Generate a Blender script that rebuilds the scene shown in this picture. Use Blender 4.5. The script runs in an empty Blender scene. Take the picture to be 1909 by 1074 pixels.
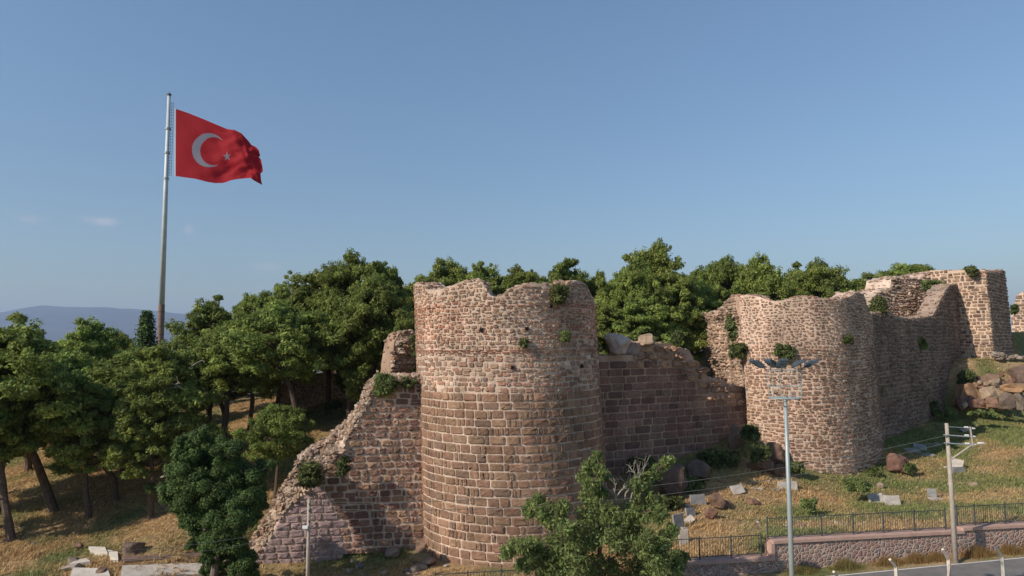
import bpy, math, random
import numpy as np
from mathutils import Matrix, Vector

S = bpy.context.scene
COL = S.collection
R = math.radians
rng = np.random.default_rng(7)

# ------------------------------------------------------------------ camera
F = 1270.0                      # focal length in photo pixels (photo 1909 x 1074)
PITCH = math.atan((640 - 537) / F)
ROLL = 0.006
cz, sz = math.cos(PITCH), math.sin(PITCH)
fwd = np.array([0, cz, sz]); up0 = np.array([0, -sz, cz]); rt0 = np.array([1.0, 0, 0])
rt = rt0 * math.cos(ROLL) - up0 * math.sin(ROLL)
upv = up0 * math.cos(ROLL) + rt0 * math.sin(ROLL)
cam_d = bpy.data.cameras.new('camera'); cam = bpy.data.objects.new('camera', cam_d); COL.objects.link(cam)
cam_d.sensor_width = 36; cam_d.lens = F / 1909 * 36; cam_d.clip_end = 60000; cam_d.clip_start = 0.5
M = Matrix.Identity(4)
for i in range(3):
    M[i][0] = rt[i]; M[i][1] = upv[i]; M[i][2] = -fwd[i]
cam.matrix_world = M
S.camera = cam

# ------------------------------------------------------------------ world, sun, exposure
SUN_AZ = R(59)      # sun stands 59 deg to the left of straight behind the camera
SUN_EL = R(33)
to_sun = Vector((-math.sin(SUN_AZ) * math.cos(SUN_EL), -math.cos(SUN_AZ) * math.cos(SUN_EL), math.sin(SUN_EL)))
W = bpy.data.worlds.new('World'); S.world = W; W.use_nodes = True
nt = W.node_tree; nt.nodes.clear()
wo = nt.nodes.new('ShaderNodeOutputWorld'); bg = nt.nodes.new('ShaderNodeBackground')
sky = nt.nodes.new('ShaderNodeTexSky'); sky.sky_type = 'NISHITA'; sky.sun_disc = False
sky.sun_elevation = SUN_EL; sky.sun_rotation = math.atan2(to_sun.x, to_sun.y) % (2 * math.pi)
sky.altitude = 100; sky.air_density = 1.35; sky.dust_density = 0.35; sky.ozone_density = 4.2
bg.inputs['Strength'].default_value = 0.125
nt.links.new(bg.outputs[0], wo.inputs[0])
SKY_IN = bg.inputs['Color']
sun_d = bpy.data.lights.new('sun', 'SUN'); sun_d.energy = 5.0; sun_d.angle = R(0.53); sun_d.color = (1.0, 0.89, 0.77)
sun = bpy.data.objects.new('sun', sun_d); COL.objects.link(sun); sun.location = (-60, -60, 80)
sun.rotation_euler = to_sun.to_track_quat('Z', 'Y').to_euler()
S.view_settings.view_transform = 'Standard'; S.view_settings.look = 'None'
S.view_settings.exposure = 0.0; S.view_settings.gamma = 1.0

def P(px, py, Y):
    """the place that lies Y metres ahead in the direction of photo pixel (px, py)"""
    d = fwd + rt * ((px - 954.5) / F) + upv * ((537 - py) / F)
    return d / d[1] * Y
def X(px, Y): return float(P(px, 640, Y)[0])
def Z(px, py, Y): return float(P(px, py, Y)[2])

# ------------------------------------------------------------------ numpy noise
_perm = rng.random((64, 64, 64))
def vnoise(x, y, z=0.0, s=1.0, seed=0):
    x = np.asarray(x, float) * s + seed * 7.3 + 1000; y = np.asarray(y, float) * s + seed * 3.1 + 1000
    z = np.asarray(z, float) * s + 1000 + seed * 5.7 + 0 * x
    xi, yi, zi = np.floor(x).astype(int), np.floor(y).astype(int), np.floor(z).astype(int)
    fx, fy, fz = x - xi, y - yi, z - zi
    fx, fy, fz = [t * t * (3 - 2 * t) for t in (fx, fy, fz)]
    def g(a, b, c): return _perm[(xi + a) % 64, (yi + b) % 64, (zi + c) % 64]
    def l(a, b, t): return a + (b - a) * t
    return l(l(l(g(0,0,0), g(1,0,0), fx), l(g(0,1,0), g(1,1,0), fx), fy),
             l(l(g(0,0,1), g(1,0,1), fx), l(g(0,1,1), g(1,1,1), fx), fy), fz) * 2 - 1
def fbm(x, y, z=0.0, s=1.0, o=4, seed=0):
    r = 0; a = 1.0; t = 0
    for k in range(o):
        r = r + a * vnoise(x, y, z, s * 2 ** k, seed + k); t += a; a *= .5
    return r / t

# ------------------------------------------------------------------ materials
def new_mat(name, rough=0.9):
    m = bpy.data.materials.new(name); m.use_nodes = True
    b = m.node_tree.nodes['Principled BSDF']; b.inputs['Roughness'].default_value = rough
    b.inputs['Specular IOR Level'].default_value = 0.25
    return m, m.node_tree, b
def mat(name, c1, c2=None, scale=3.0, rough=0.9, bump=0.0, bscale=12.0, use_attr=False, objrand=0.0, metallic=0, hue=0, detail=6.0):
    """noise-varied colour; use_attr multiplies by the mesh's own stone / leaf colour"""
    m, n, b = new_mat(name, rough)
    N, L = n.nodes, n.links
    tc = N.new('ShaderNodeTexCoord')
    no = N.new('ShaderNodeTexNoise'); no.inputs['Scale'].default_value = scale; no.inputs['Detail'].default_value = detail
    no.inputs['Roughness'].default_value = .65
    L.new(tc.outputs['Object'], no.inputs['Vector'])
    rp = N.new('ShaderNodeValToRGB'); c2 = c2 or c1
    rp.color_ramp.elements[0].position = .35; rp.color_ramp.elements[1].position = .65
    rp.color_ramp.elements[0].color = (*c1, 1); rp.color_ramp.elements[1].color = (*c2, 1)
    L.new(no.outputs['Fac'], rp.inputs['Fac'])
    out = rp.outputs['Color']
    if use_attr:
        at = N.new('ShaderNodeAttribute'); at.attribute_name = 'col'
        mx = N.new('ShaderNodeMix'); mx.data_type = 'RGBA'; mx.blend_type = 'MULTIPLY'; mx.inputs['Factor'].default_value = 1
        L.new(out, mx.inputs['A']); L.new(at.outputs['Color'], mx.inputs['B']); out = mx.outputs['Result']
    if objrand:
        oi = N.new('ShaderNodeObjectInfo'); hs = N.new('ShaderNodeHueSaturation')
        mr = N.new('ShaderNodeMapRange'); mr.inputs['To Min'].default_value = 1 - objrand; mr.inputs['To Max'].default_value = 1 + objrand
        L.new(oi.outputs['Random'], mr.inputs['Value']); L.new(mr.outputs[0], hs.inputs['Value'])
        mh = N.new('ShaderNodeMapRange'); mh.inputs['To Min'].default_value = .5 - hue; mh.inputs['To Max'].default_value = .5 + hue
        mu = N.new('ShaderNodeMath'); mu.operation = 'FRACT'; m7 = N.new('ShaderNodeMath'); m7.operation = 'MULTIPLY'; m7.inputs[1].default_value = 7.77
        L.new(oi.outputs['Random'], m7.inputs[0]); L.new(m7.outputs[0], mu.inputs[0]); L.new(mu.outputs[0], mh.inputs['Value'])
        L.new(mh.outputs[0], hs.inputs['Hue']); L.new(out, hs.inputs['Color']); out = hs.outputs['Color']
    L.new(out, b.inputs['Base Color']); b.inputs['Metallic'].default_value = metallic
    if bump:
        nb = N.new('ShaderNodeTexNoise'); nb.inputs['Scale'].default_value = bscale; nb.inputs['Detail'].default_value = 8
        nb.inputs['Roughness'].default_value = .7
        bp = N.new('ShaderNodeBump'); bp.inputs['Strength'].default_value = bump; bp.inputs['Distance'].default_value = .1
        L.new(tc.outputs['Object'], nb.inputs['Vector']); L.new(nb.outputs['Fac'], bp.inputs['Height']); L.new(bp.outputs[0], b.inputs['Normal'])
    return m
def stain(m, lo=.72, hi=1.18, sc=(.5, .5, .22)):
    n = m.node_tree; N, L = n.nodes, n.links; b = N['Principled BSDF']; src = b.inputs['Base Color'].links[0].from_socket
    tc = N.new('ShaderNodeTexCoord'); mp = N.new('ShaderNodeMapping'); mp.inputs['Scale'].default_value = sc
    no = N.new('ShaderNodeTexNoise'); no.inputs['Scale'].default_value = 1.3; no.inputs['Detail'].default_value = 7; no.inputs['Roughness'].default_value = .62
    mr = N.new('ShaderNodeMapRange'); mr.inputs['From Min'].default_value = .34; mr.inputs['From Max'].default_value = .64; mr.inputs['To Min'].default_value = lo; mr.inputs['To Max'].default_value = hi
    mx = N.new('ShaderNodeMix'); mx.data_type = 'RGBA'; mx.blend_type = 'MULTIPLY'; mx.inputs['Factor'].default_value = 1
    L.new(tc.outputs['Object'], mp.inputs['Vector']); L.new(mp.outputs[0], no.inputs['Vector']); L.new(no.outputs['Fac'], mr.inputs['Value'])
    L.new(src, mx.inputs['A']); L.new(mr.outputs[0], mx.inputs['B']); L.new(mx.outputs['Result'], b.inputs['Base Color']); return m
def leaf_mat(name, c1, c2, trans=0.25, objrand=.12, hue=.012):
    m = mat(name, c1, c2, scale=.6, rough=.75, use_attr=True, objrand=objrand, hue=hue)
    n = m.node_tree; N, L = n.nodes, n.links
    b = N['Principled BSDF']; o = N['Material Output']
    t = N.new('ShaderNodeBsdfTranslucent'); ms = N.new('ShaderNodeMixShader'); ms.inputs[0].default_value = trans
    src = b.inputs['Base Color'].links[0].from_socket
    L.new(src, t.inputs['Color']); L.new(b.outputs[0], ms.inputs[1]); L.new(t.outputs[0], ms.inputs[2]); L.new(ms.outputs[0], o.inputs['Surface'])
    return m

MM = {}
MM['stone'] = mat('stone', (.90, .845, .785), (1.22, 1.135, 1.05), scale=4, bump=.55, bscale=9, use_attr=True)
MM['mortar'] = mat('mortar', (.52, .395, .30), (.62, .485, .38), scale=2.2, bump=.6, bscale=7, use_attr=True)
stain(MM['stone']); stain(MM['mortar'])
MM['rock'] = mat('rock', (.52, .52, .52), (.85, .82, .78), scale=1.8, bump=.9, bscale=4, use_attr=True)
MM['pine'] = leaf_mat('pine', (.198, .252, .060), (.268, .315, .082), trans=.42, objrand=.2, hue=.012)
MM['dark_leaf'] = leaf_mat('dark_leaf', (.062, .105, .030), (.092, .140, .040), trans=.15, objrand=0.02, hue=0)
MM['light_leaf'] = leaf_mat('light_leaf', (.165, .215, .072), (.225, .275, .10), trans=.4, objrand=0.02, hue=0)
MM['shrub'] = leaf_mat('shrub', (.085, .115, .035), (.13, .15, .055), trans=.2, objrand=.2, hue=.02)
MM['bark'] = mat('bark', (.085, .062, .046), (.17, .125, .095), scale=6, bump=.8, bscale=14)
MM['grey_bark'] = mat('grey_bark', (.16, .125, .10), (.24, .20, .16), scale=6, bump=.6, bscale=14)
MM['dead_wood'] = mat('dead_wood', (.27, .235, .20), (.38, .34, .29), scale=6)
MM['grass'] = leaf_mat('grass', (.85, .85, .85), (1.15, 1.12, 1.05), trans=.3, objrand=0, hue=0)
MM['steel'] = mat('steel', (.30, .345, .34), (.37, .41, .40), scale=2, rough=.5, metallic=.3)
MM['pale_steel'] = mat('pale_steel', (.46, .50, .49), (.56, .60, .585), scale=1.2, rough=.55, metallic=.15)
MM['rust'] = mat('rust', (.17, .11, .085), (.25, .17, .13), scale=3, rough=.8)
MM['dark_steel'] = mat('dark_steel', (.06, .065, .066), (.095, .098, .095), scale=5, rough=.6)
MM['concrete'] = mat('concrete', (.34, .29, .235), (.44, .385, .32), scale=4, rough=.9, bump=.25)
MM['pale_concrete'] = mat('pale_concrete', (.52, .46, .38), (.64, .58, .50), scale=3, bump=.3)
MM['slab'] = mat('slab', (.36, .32, .27), (.52, .47, .41), scale=2.5, bump=.35, bscale=5)
MM['grey_slab'] = mat('grey_slab', (.20, .20, .19), (.30, .29, .27), scale=3, bump=.35, bscale=5)
MM['cap'] = mat('cap', (.42, .27, .21), (.52, .35, .28), scale=2.5, bump=.2)
MM['asphalt'] = mat('asphalt', (.15, .14, .13), (.21, .195, .18), scale=1.2, bump=.2, bscale=60)
MM['kerb'] = mat('kerb', (.50, .46, .41), (.62, .58, .52), scale=2)
MM['lamp_metal'] = mat('lamp_metal', (.05, .065, .08), (.08, .10, .12), scale=4, rough=.35)
MM['glass'] = mat('glass', (.10, .16, .22), (.15, .22, .30), scale=2, rough=.12)
MM['cable'] = mat('cable', (.10, .11, .10))
MM['white'] = mat('white', (.70, .70, .68), (.78, .78, .76), scale=5)
MM['hole'] = mat('hole', (.012, .009, .007))  # near-black colour standing in for the shade inside a hole

# ------------------------------------------------------------------ mesh helpers
class MB:
    def __init__(s): s.v = []; s.q = []; s.t = []; s.c = []; s.n = 0; s.m = []
    def add(s, v, quads=None, tris=None, col=(1, 1, 1)):
        v = np.asarray(v, float).reshape(-1, 3); s.v.append(v)
        c = np.asarray(col, float)
        s.c.append(np.broadcast_to(c, (len(v), 3)) if c.ndim == 1 else c)
        if quads is not None and len(quads): s.q.append(np.asarray(quads, int).reshape(-1, 4) + s.n)
        if tris is not None and len(tris): s.t.append(np.asarray(tris, int).reshape(-1, 3) + s.n)
        s.n += len(v)
    def build(s, name, material, parent=None, smooth=False):
        me = bpy.data.meshes.new(name)
        v = np.concatenate(s.v); c = np.concatenate(s.c)
        q = np.concatenate(s.q) if s.q else np.zeros((0, 4), int); t = np.concatenate(s.t) if s.t else np.zeros((0, 3), int)
        me.vertices.add(len(v)); me.vertices.foreach_set('co', v.ravel())
        nl = len(q) * 4 + len(t) * 3
        me.loops.add(nl); me.loops.foreach_set('vertex_index', np.concatenate([q.ravel(), t.ravel()]).astype(np.int32))
        me.polygons.add(len(q) + len(t))
        st = np.concatenate([np.arange(len(q)) * 4, len(q) * 4 + np.arange(len(t)) * 3]).astype(np.int32)
        me.polygons.foreach_set('loop_start', st)
        try: me.polygons.foreach_set('loop_total', np.concatenate([np.full(len(q), 4), np.full(len(t), 3)]).astype(np.int32))
        except Exception: pass
        me.polygons.foreach_set('use_smooth', np.full(len(q) + len(t), smooth, dtype=bool))
        a = me.color_attributes.new('col', 'FLOAT_COLOR', 'POINT')
        a.data.foreach_set('color', np.concatenate([c, np.ones((len(c), 1))], 1).astype(np.float32).ravel())
        me.materials.append(material); me.update(calc_edges=True); me.validate()
        o = bpy.data.objects.new(name, me); COL.objects.link(o)
        if parent is not None: o.parent = parent
        return o
    # shapes
    def box(s, c, size, rot=None, col=(1, 1, 1), taper=1.0):
        h = np.array(size) / 2.0
        p = np.array([[x, y, z] for z in (-1, 1) for y in (-1, 1) for x in (-1, 1)], float)
        p[4:, :2] *= taper
        p = p * h
        if rot is not None: p = p @ np.array(rot).T
        s.add(p + np.array(c), [[0, 2, 3, 1], [4, 5, 7, 6], [0, 1, 5, 4], [2, 6, 7, 3], [0, 4, 6, 2], [1, 3, 7, 5]], col=col)
    def tube(s, pts, radii, n=8, col=(1, 1, 1), cap=True):
        pts = np.asarray(pts, float); k = len(pts)
        radii = np.broadcast_to(np.asarray(radii, float), (k,))
        tg = np.gradient(pts, axis=0); tg /= np.linalg.norm(tg, axis=1)[:, None] + 1e-9
        ref = np.array([0, 0, 1.0]) if abs(tg[0, 2]) < .9 else np.array([1.0, 0, 0])
        a = np.cross(tg, ref); a /= np.linalg.norm(a, axis=1)[:, None] + 1e-9
        b = np.cross(tg, a)
        th = np.arange(n) * 2 * math.pi / n
        ring = pts[:, None] + radii[:, None, None] * (a[:, None] * np.cos(th)[None, :, None] + b[:, None] * np.sin(th)[None, :, None])
        q = []
        for i in range(k - 1):
            for j in range(n):
                j2 = (j + 1) % n; q.append([i * n + j, i * n + j2, (i + 1) * n + j2, (i + 1) * n + j])
        v = ring.reshape(-1, 3); t = []
        if cap:
            v = np.concatenate([v, pts[:1], pts[-1:]]); c0 = k * n
            for j in range(n):
                t.append([c0, (j + 1) % n, j]); t.append([c0 + 1, (k - 1) * n + j, (k - 1) * n + (j + 1) % n])
        s.add(v, q, t, col)

def tag(o, label=None, cat=None, group=None, kind=None):
    if label: o['label'] = label
    if cat: o['category'] = cat
    if group: o['group'] = group
    if kind: o['kind'] = kind
    return o
def empty(name, loc, label, cat, group=None):
    o = bpy.data.objects.new(name, None); COL.objects.link(o); o.location = [float(t) for t in loc]; o.empty_display_size = .3
    return tag(o, label, cat, group)
def rotz(a):
    c, s_ = math.cos(a), math.sin(a); return np.array([[c, -s_, 0], [s_, c, 0], [0, 0, 1]])
def rotm(ax, a): return np.array(Matrix.Rotation(a, 3, ax))

# icosphere template
def ico(sub):
    import bmesh
    bm = bmesh.new(); bmesh.ops.create_icosphere(bm, subdivisions=sub, radius=1)
    v = np.array([w.co[:] for w in bm.verts]); f = np.array([[w.index for w in fc.verts] for fc in bm.faces]); bm.free()
    return v, f
ICO = {k: ico(k) for k in (1, 2, 3)}
def blob(mb, c, r, sub=2, seed=0, rough=.42, col=(1, 1, 1), blocky=.5, rot=None):
    """an irregular, chipped stone"""
    v, f = ICO[sub]; g = np.random.default_rng(seed)
    w = np.sign(v) * np.abs(v) ** (1 - .45 * blocky)
    w = w / np.abs(w).max(1)[:, None] * (blocky) * .8 + v * (1 - blocky * .75)
    for _ in range(9):           # flat chips
        d = g.normal(size=3); d /= np.linalg.norm(d); h = .62 + .25 * g.random()
        e = w @ d - h; w = w - np.maximum(e, 0)[:, None] * d
    w = w * (1 + rough * fbm(v[:, 0], v[:, 1], v[:, 2], 1.6, 3, seed % 50))[:, None]
    r = np.broadcast_to(np.asarray(r, float), (3,)); w = w * r
    if rot is None: rot = rotz(g.random() * 6.28) @ rotm('X', g.normal() * .2)
    w = w @ np.asarray(rot).T
    mb.add(w + np.array(c), None, f, col)

# ------------------------------------------------------------------ terrain
ctrl_px = [(0,1074,36.5),(0,1010,42),(0,930,50),(0,865,60),(200,1074,36),(200,1000,42),(200,930,48),(200,870,55),(170,820,64),
 (380,1000,40),(400,960,43),(420,900,49),(470,860,52),(520,900,46),(520,830,54),(600,830,53),(640,770,61),(600,745,68),(690,735,66),(300,860,57),
 (300,800,66),(430,780,68),
 (440,1066,39.2),(480,1076,39.4),(560,1074,39.6),(640,1066,39.8),(720,1045,40.8),(780,1035,41),(850,1068,37.2),(950,1076,36.5),(1100,1078,36.8),
 (1135,900,46),(1200,880,48),(1260,850,50),(1330,820,52),(1385,800,52.6),(1400,835,50.5),(1300,900,46.5),(1250,960,41.5),(1260,1040,36),(1350,975,40.5),
 (1450,885,48.5),(1450,950,43),(1350,1015,36),(1560,885,49.5),(1640,862,53),(1645,822,57),(1700,812,60),(1790,760,70),(1740,855,55),(1850,800,62),(1909,785,66),
 (1909,900,47),(1800,945,42),(1650,962,40.5),(1550,985,38),(1450,998,36),(1600,988,36.7),(1750,980,37),(1850,966,38),(1990,960,38.5),(2000,840,52),(2050,780,66),
 (850,1095,32.5),(1000,1092,32.8),(1150,1075,33.5),(1250,1050,34)]
CP = np.array([P(*c) for c in ctrl_px])
CP = np.concatenate([CP, np.array([(-50, 40, -13.5), (-60, 60, -12.5), (-30, 33, -12.6), (-12, 33, -12.6), (-60, 85, -10), (-35, 85, -6.5), (-18, 90, -4.5), (10, 90, -3.5), (40, 95, -3),
    (70, 60, -8), (75, 90, -5), (-60, 110, -12), (0, 110, -4), (60, 115, -5), (-10, 75, -4.2), (5, 66, -4.5), (20, 72, -4.5)])])
def tps_fit(p, lam=.3):
    n = len(p); d = np.linalg.norm(p[:, None, :2] - p[None, :, :2], axis=2)
    K = np.where(d > 0, d * d * np.log(d + 1e-9), 0) + lam * np.eye(n) * 5
    Q = np.c_[np.ones(n), p[:, :2]]
    A = np.block([[K, Q], [Q.T, np.zeros((3, 3))]])
    return np.linalg.solve(A, np.r_[p[:, 2], 0, 0, 0])
TW = tps_fit(CP)
def tps(x, y):
    x = np.asarray(x, float); y = np.asarray(y, float); sh = x.shape; x = x.ravel(); y = y.ravel(); out = np.zeros(len(x))
    for i in range(0, len(x), 20000):
        xx, yy = x[i:i+20000], y[i:i+20000]
        d = np.hypot(xx[:, None] - CP[None, :, 0], yy[:, None] - CP[None, :, 1])
        out[i:i+20000] = (np.where(d > 0, d * d * np.log(d + 1e-9), 0)) @ TW[:len(CP)] + TW[-3] + TW[-2] * xx + TW[-1] * yy
    return out.reshape(sh)
def sstep(a, b, t):
    t = np.clip((t - a) / (b - a), 0, 1); return t * t * (3 - 2 * t)

# retaining wall / road frame: s along the wall, q towards the road
RA = np.array([X(1270, 33.3), 33.3]); RB = np.array([X(1909, 36.2), 36.2])
RT = (RB - RA) / np.linalg.norm(RB - RA); RN = np.array([RT[1], -RT[0]])
def sq(x, y): return (x - RA[0]) * RT[0] + (y - RA[1]) * RT[1], (x - RA[0]) * RN[0] + (y - RA[1]) * RN[1]
def rp(s, q): return RA + RT * s + RN * q
_s1, _s2 = sq(X(1909, 35.2), 35.2)[0], sq(X(1600, 33.5), 33.5)[0]
_z1, _z2 = Z(1909, 1034, 35.2), Z(1600, 1068, 33.5)
def road_z(s): return _z1 + (np.asarray(s, float) - _s1) * (_z1 - _z2) / (_s1 - _s2)
# wall sections: s0, s1, top
s1430 = sq(X(1429, 34.0), 34.0)[0]; s1772 = sq(X(1776, 35.55), 35.55)[0]
SECT = [(-15.5, -2.0, -11.42), (-2.0, s1430, Z(1350, 1044, 33.6)), (s1430, s1772, Z(1600, 998, 34.8)), (s1772, 34.0, Z(1850, 980, 35.9))]
def cap_z(s):
    s = np.asarray(s, float); r = np.full(s.shape, SECT[0][2])
    for a, b, z in SECT[1:]: r = np.where(s >= a, z, r)
    return r
# line of the walls of the castle, behind which the ground is higher
CUR1 = [(1118, 46.5), (1385, 52.8)]
CUR3 = [(1630, 57.0), (1812, 72.0)]
wl = [(-2.0, 49.5), (X(1118, 46.5), 47.6), (X(1300, 50.8), 52.6), (X(1318, 60), 61.5), (X(1385, 60), 61), (X(1500, 60), 60.5), (X(1636, 58.5), 58.8), (X(1812, 72), 72.8), (X(1900, 76), 77.0), (100, 82.0)]
def wall_sd(x, y):
    return y - np.interp(x, [p[0] for p in wl], [p[1] for p in wl])
def ground(x, y, detail=True):
    x = np.asarray(x, float); y = np.asarray(y, float)
    z = tps(x, y)
    if detail: z = z + .16 * fbm(x, y, 0, .35, 4, 3) + .05 * fbm(x, y, 0, 1.6, 2, 9)
    # interior of the castle
    inner = -1.6 + .5 * fbm(x, y, 0, .08, 2, 5)
    inner = inner + 2.6 * sstep(35, 60, x)
    k = sstep(0.3, 2.6, wall_sd(x, y)) * sstep(-6.0, 4.0, x + (y - 49) * .35)
    z = z + (np.maximum(inner, z) - z) * k
    # rocky bank under the square tower
    b = sstep(40, 46, x) * (1 - sstep(0, 3.0, 69.5 - y)) * 1.0
    z = z + (np.maximum(z, -1.9) - z) * b
    # road side of the retaining wall
    s, q = sq(x, y)
    capz = cap_z(s) - .12
    near = sstep(-2.5, -.6, q)
    z = z * (1 - near) + np.where(s > -3, capz, z) * near if True else z
    drop = sstep(-.42, -.12, q)
    rz = road_z(s) + .03 - .1 * sstep(0.9, 1.1, q)
    lower = np.where(s > -16, rz, z)
    m = sstep(-18, -15, s)
    z = z * (1 - drop * m) + lower * drop * m
    far = np.maximum(sstep(112, 150, y), np.maximum(sstep(80, 118, np.abs(x)), 0))
    near2 = sstep(26, 5, y) if False else (1 - sstep(2, 24, y))
    z = z * (1 - far) + -55 * far
    z = z * (1 - near2) + -14 * near2
    return z
def gz(x, y): return float(ground(np.array([x]), np.array([y]))[0])

def hit(px, py, fallback=None):
    Y = np.arange(33.5, 95, .1); pts = np.array([P(px, py, y) for y in Y])
    below = pts[:, 2] < ground(pts[:, 0], pts[:, 1], True)
    return float(Y[np.argmax(below)]) if below.any() else fallback
xs = np.unique(np.r_[np.arange(-125, -32, 1.5), np.arange(-32, 48, .3), np.arange(48, 126, 1.2)])
ys = np.unique(np.r_[np.arange(-30, 28, 2.5), np.arange(28, 60, .22), np.arange(60, 90, .45), np.arange(90, 156, 1.6)])
GX, GY = np.meshgrid(xs, ys); GZ = ground(GX, GY)
nx, ny = len(xs), len(ys)
ii = (np.arange(ny - 1)[:, None] * nx + np.arange(nx - 1)[None]).ravel()
mb = MB(); mb.add(np.c_[GX.ravel(), GY.ravel(), GZ.ravel()], np.c_[ii, ii + 1, ii + nx + 1, ii + nx])

def ground_cover(x, y):
    """0 = dry straw, 1 = green; shared by soil and tufts"""
    g = fbm(x, y, 0, .33, 4, 21) + .35 * fbm(x, y, 0, .09, 2, 33)
    right = sstep(6, 12, x)
    g = g - .01 + .10 * right + .22 * sstep(0, 1, 1 - np.abs(wall_sd(x, y) + 3) / 4) * right - .16 * (1 - right)
    g = g + .25 * sstep(20, 27, x) * sstep(36, 40, y) * (1 - sstep(46, 52, y))
    return np.clip(.5 + g * 2.0, 0, 1)
gm, n_, b_ = new_mat('hillside_ground', .95)
N, L = n_.nodes, n_.links
tc = N.new('ShaderNodeTexCoord'); at = N.new('ShaderNodeAttribute'); at.attribute_name = 'col'
no = N.new('ShaderNodeTexNoise'); no.inputs['Scale'].default_value = 2.6; no.inputs['Detail'].default_value = 10; no.inputs['Roughness'].default_value = .75
rpn = N.new('ShaderNodeValToRGB'); rpn.color_ramp.elements[0].position = .3; rpn.color_ramp.elements[1].position = .7
rpn.color_ramp.elements[0].color = (.55, .55, .55, 1); rpn.color_ramp.elements[1].color = (1.35, 1.3, 1.2, 1)
mx = N.new('ShaderNodeMix'); mx.data_type = 'RGBA'; mx.blend_type = 'MULTIPLY'; mx.inputs['Factor'].default_value = 1
L.new(tc.outputs['Object'], no.inputs['Vector']); L.new(no.outputs['Fac'], rpn.inputs['Fac']); L.new(rpn.outputs[0], mx.inputs['A']); L.new(at.outputs['Color'], mx.inputs['B'])
L.new(mx.outputs['Result'], b_.inputs['Base Color'])
bp = N.new('ShaderNodeBump'); bp.inputs['Strength'].default_value = 1; bp.inputs['Distance'].default_value = .15
L.new(no.outputs['Fac'], bp.inputs['Height']); L.new(bp.outputs[0], b_.inputs['Normal'])
def soil_col(x, y):
    g = ground_cover(x, y)[:, None]
    dry = np.array([.38, .26, .135]); grn = np.array([.15, .165, .06]); bare = np.array([.42, .32, .22])
    k = np.clip(fbm(x, y, 0, .5, 3, 41) * 2 - .25, 0, 1)[:, None]
    c = dry * (1 - g) + grn * g
    return c * (1 - .7 * k) + bare * .7 * k
mb.c = [soil_col(GX.ravel(), GY.ravel())]
tag(mb.build('ground', gm, smooth=True), kind='structure')

# plain at the foot of the hill and the far mountains
mb = MB(); mb.add([[-40000, -3000, -56], [40000, -3000, -56], [40000, 40000, -56], [-40000, 40000, -56]], [[0, 1, 2, 3]])
tag(mb.build('plain', mat('plain', (.07, .09, .04), (.16, .13, .08), scale=.002)), kind='structure')
MY = 11000.0
prof = [(-900, 600), (-500, 610), (-200, 596), (-60, 596), (0, 584), (30, 576), (75, 570), (120, 572), (190, 573), (260, 577), (340, 585), (400, 590), (470, 600), (560, 606), (700, 618), (900, 630), (1100, 652)]
mpx = np.linspace(-900, 1100, 260); mpy = np.interp(mpx, [p[0] for p in prof], [p[1] for p in prof])
rows = []
for k, fy in enumerate(np.linspace(0, 1, 26)):
    for i in range(260):
        Yk = MY - 3800 * (1 - fy) if fy < 1 else MY
        topz = Z(mpx[i], mpy[i], MY)
        h = topz * (fy ** 1.3)
        h += 60 * fbm(np.array([mpx[i] * .02]), np.array([fy * 5]), 0, 1, 4, 2)[0] * math.sin(math.pi * min(1, fy)) + 6 * vnoise(mpx[i], 0, 0, .05)
        rows.append((X(mpx[i], MY) + 0, Yk, -56 + (h + 56)))
for i in range(260): rows.append((X(mpx[i], MY), MY + 4000, -60))
rows = np.array(rows); nr = 27
ii = (np.arange(nr - 1)[:, None] * 260 + np.arange(259)[None]).ravel()
mb = MB(); mb.add(rows, np.c_[ii, ii + 1, ii + 261, ii + 260])
tag(mb.build('mountains', mat('mountain', (.05, .065, .07), (.10, .10, .10), scale=.0016, detail=10), smooth=True), kind='structure')

# road and kerb
sr = np.arange(-14, 40, .5)
def strip(name, q0, q1, dz, material, nq=2, w=None, thick=0):
    mb = MB(); qs = np.linspace(q0, q1, nq); v = []
    for s in sr:
        for q in qs: p = rp(s, q); v.append((p[0], p[1], road_z(s) + dz))
    n = len(qs)
    quads = [[i * n + j, (i + 1) * n + j, (i + 1) * n + j + 1, i * n + j + 1] for i in range(len(sr) - 1) for j in range(n - 1)]
    mb.add(v, quads)
    if thick:
        v2 = []
        for s in sr:
            for q in (q0, q0, q1, q1): p = rp(s, q); v2.append((p[0], p[1], road_z(s) + dz - (.0 if len(v2) % 4 in (0, 3) else thick)))
        quads = []
        for i in range(len(sr) - 1):
            quads += [[i*4, i*4+1, i*4+5, i*4+4], [i*4+2, i*4+3, i*4+7, i*4+6]]
        mb.add(v2, quads)
    o = mb.build(name, material); return tag(o, kind='structure')
strip('road', 1.0, 5.3, .0, MM['asphalt'])
strip('road_marking', 1.06, 1.16, .006, mat('worn_paint', (.52, .49, .44), (.68, .65, .60), scale=6))
strip('kerb', 5.3, 5.5, .13, MM['kerb'], thick=.25)
strip('pavement', 5.5, 7.6, .12, mat('paving', (.32, .30, .27), (.42, .39, .35), scale=5), thick=.3)

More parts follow.
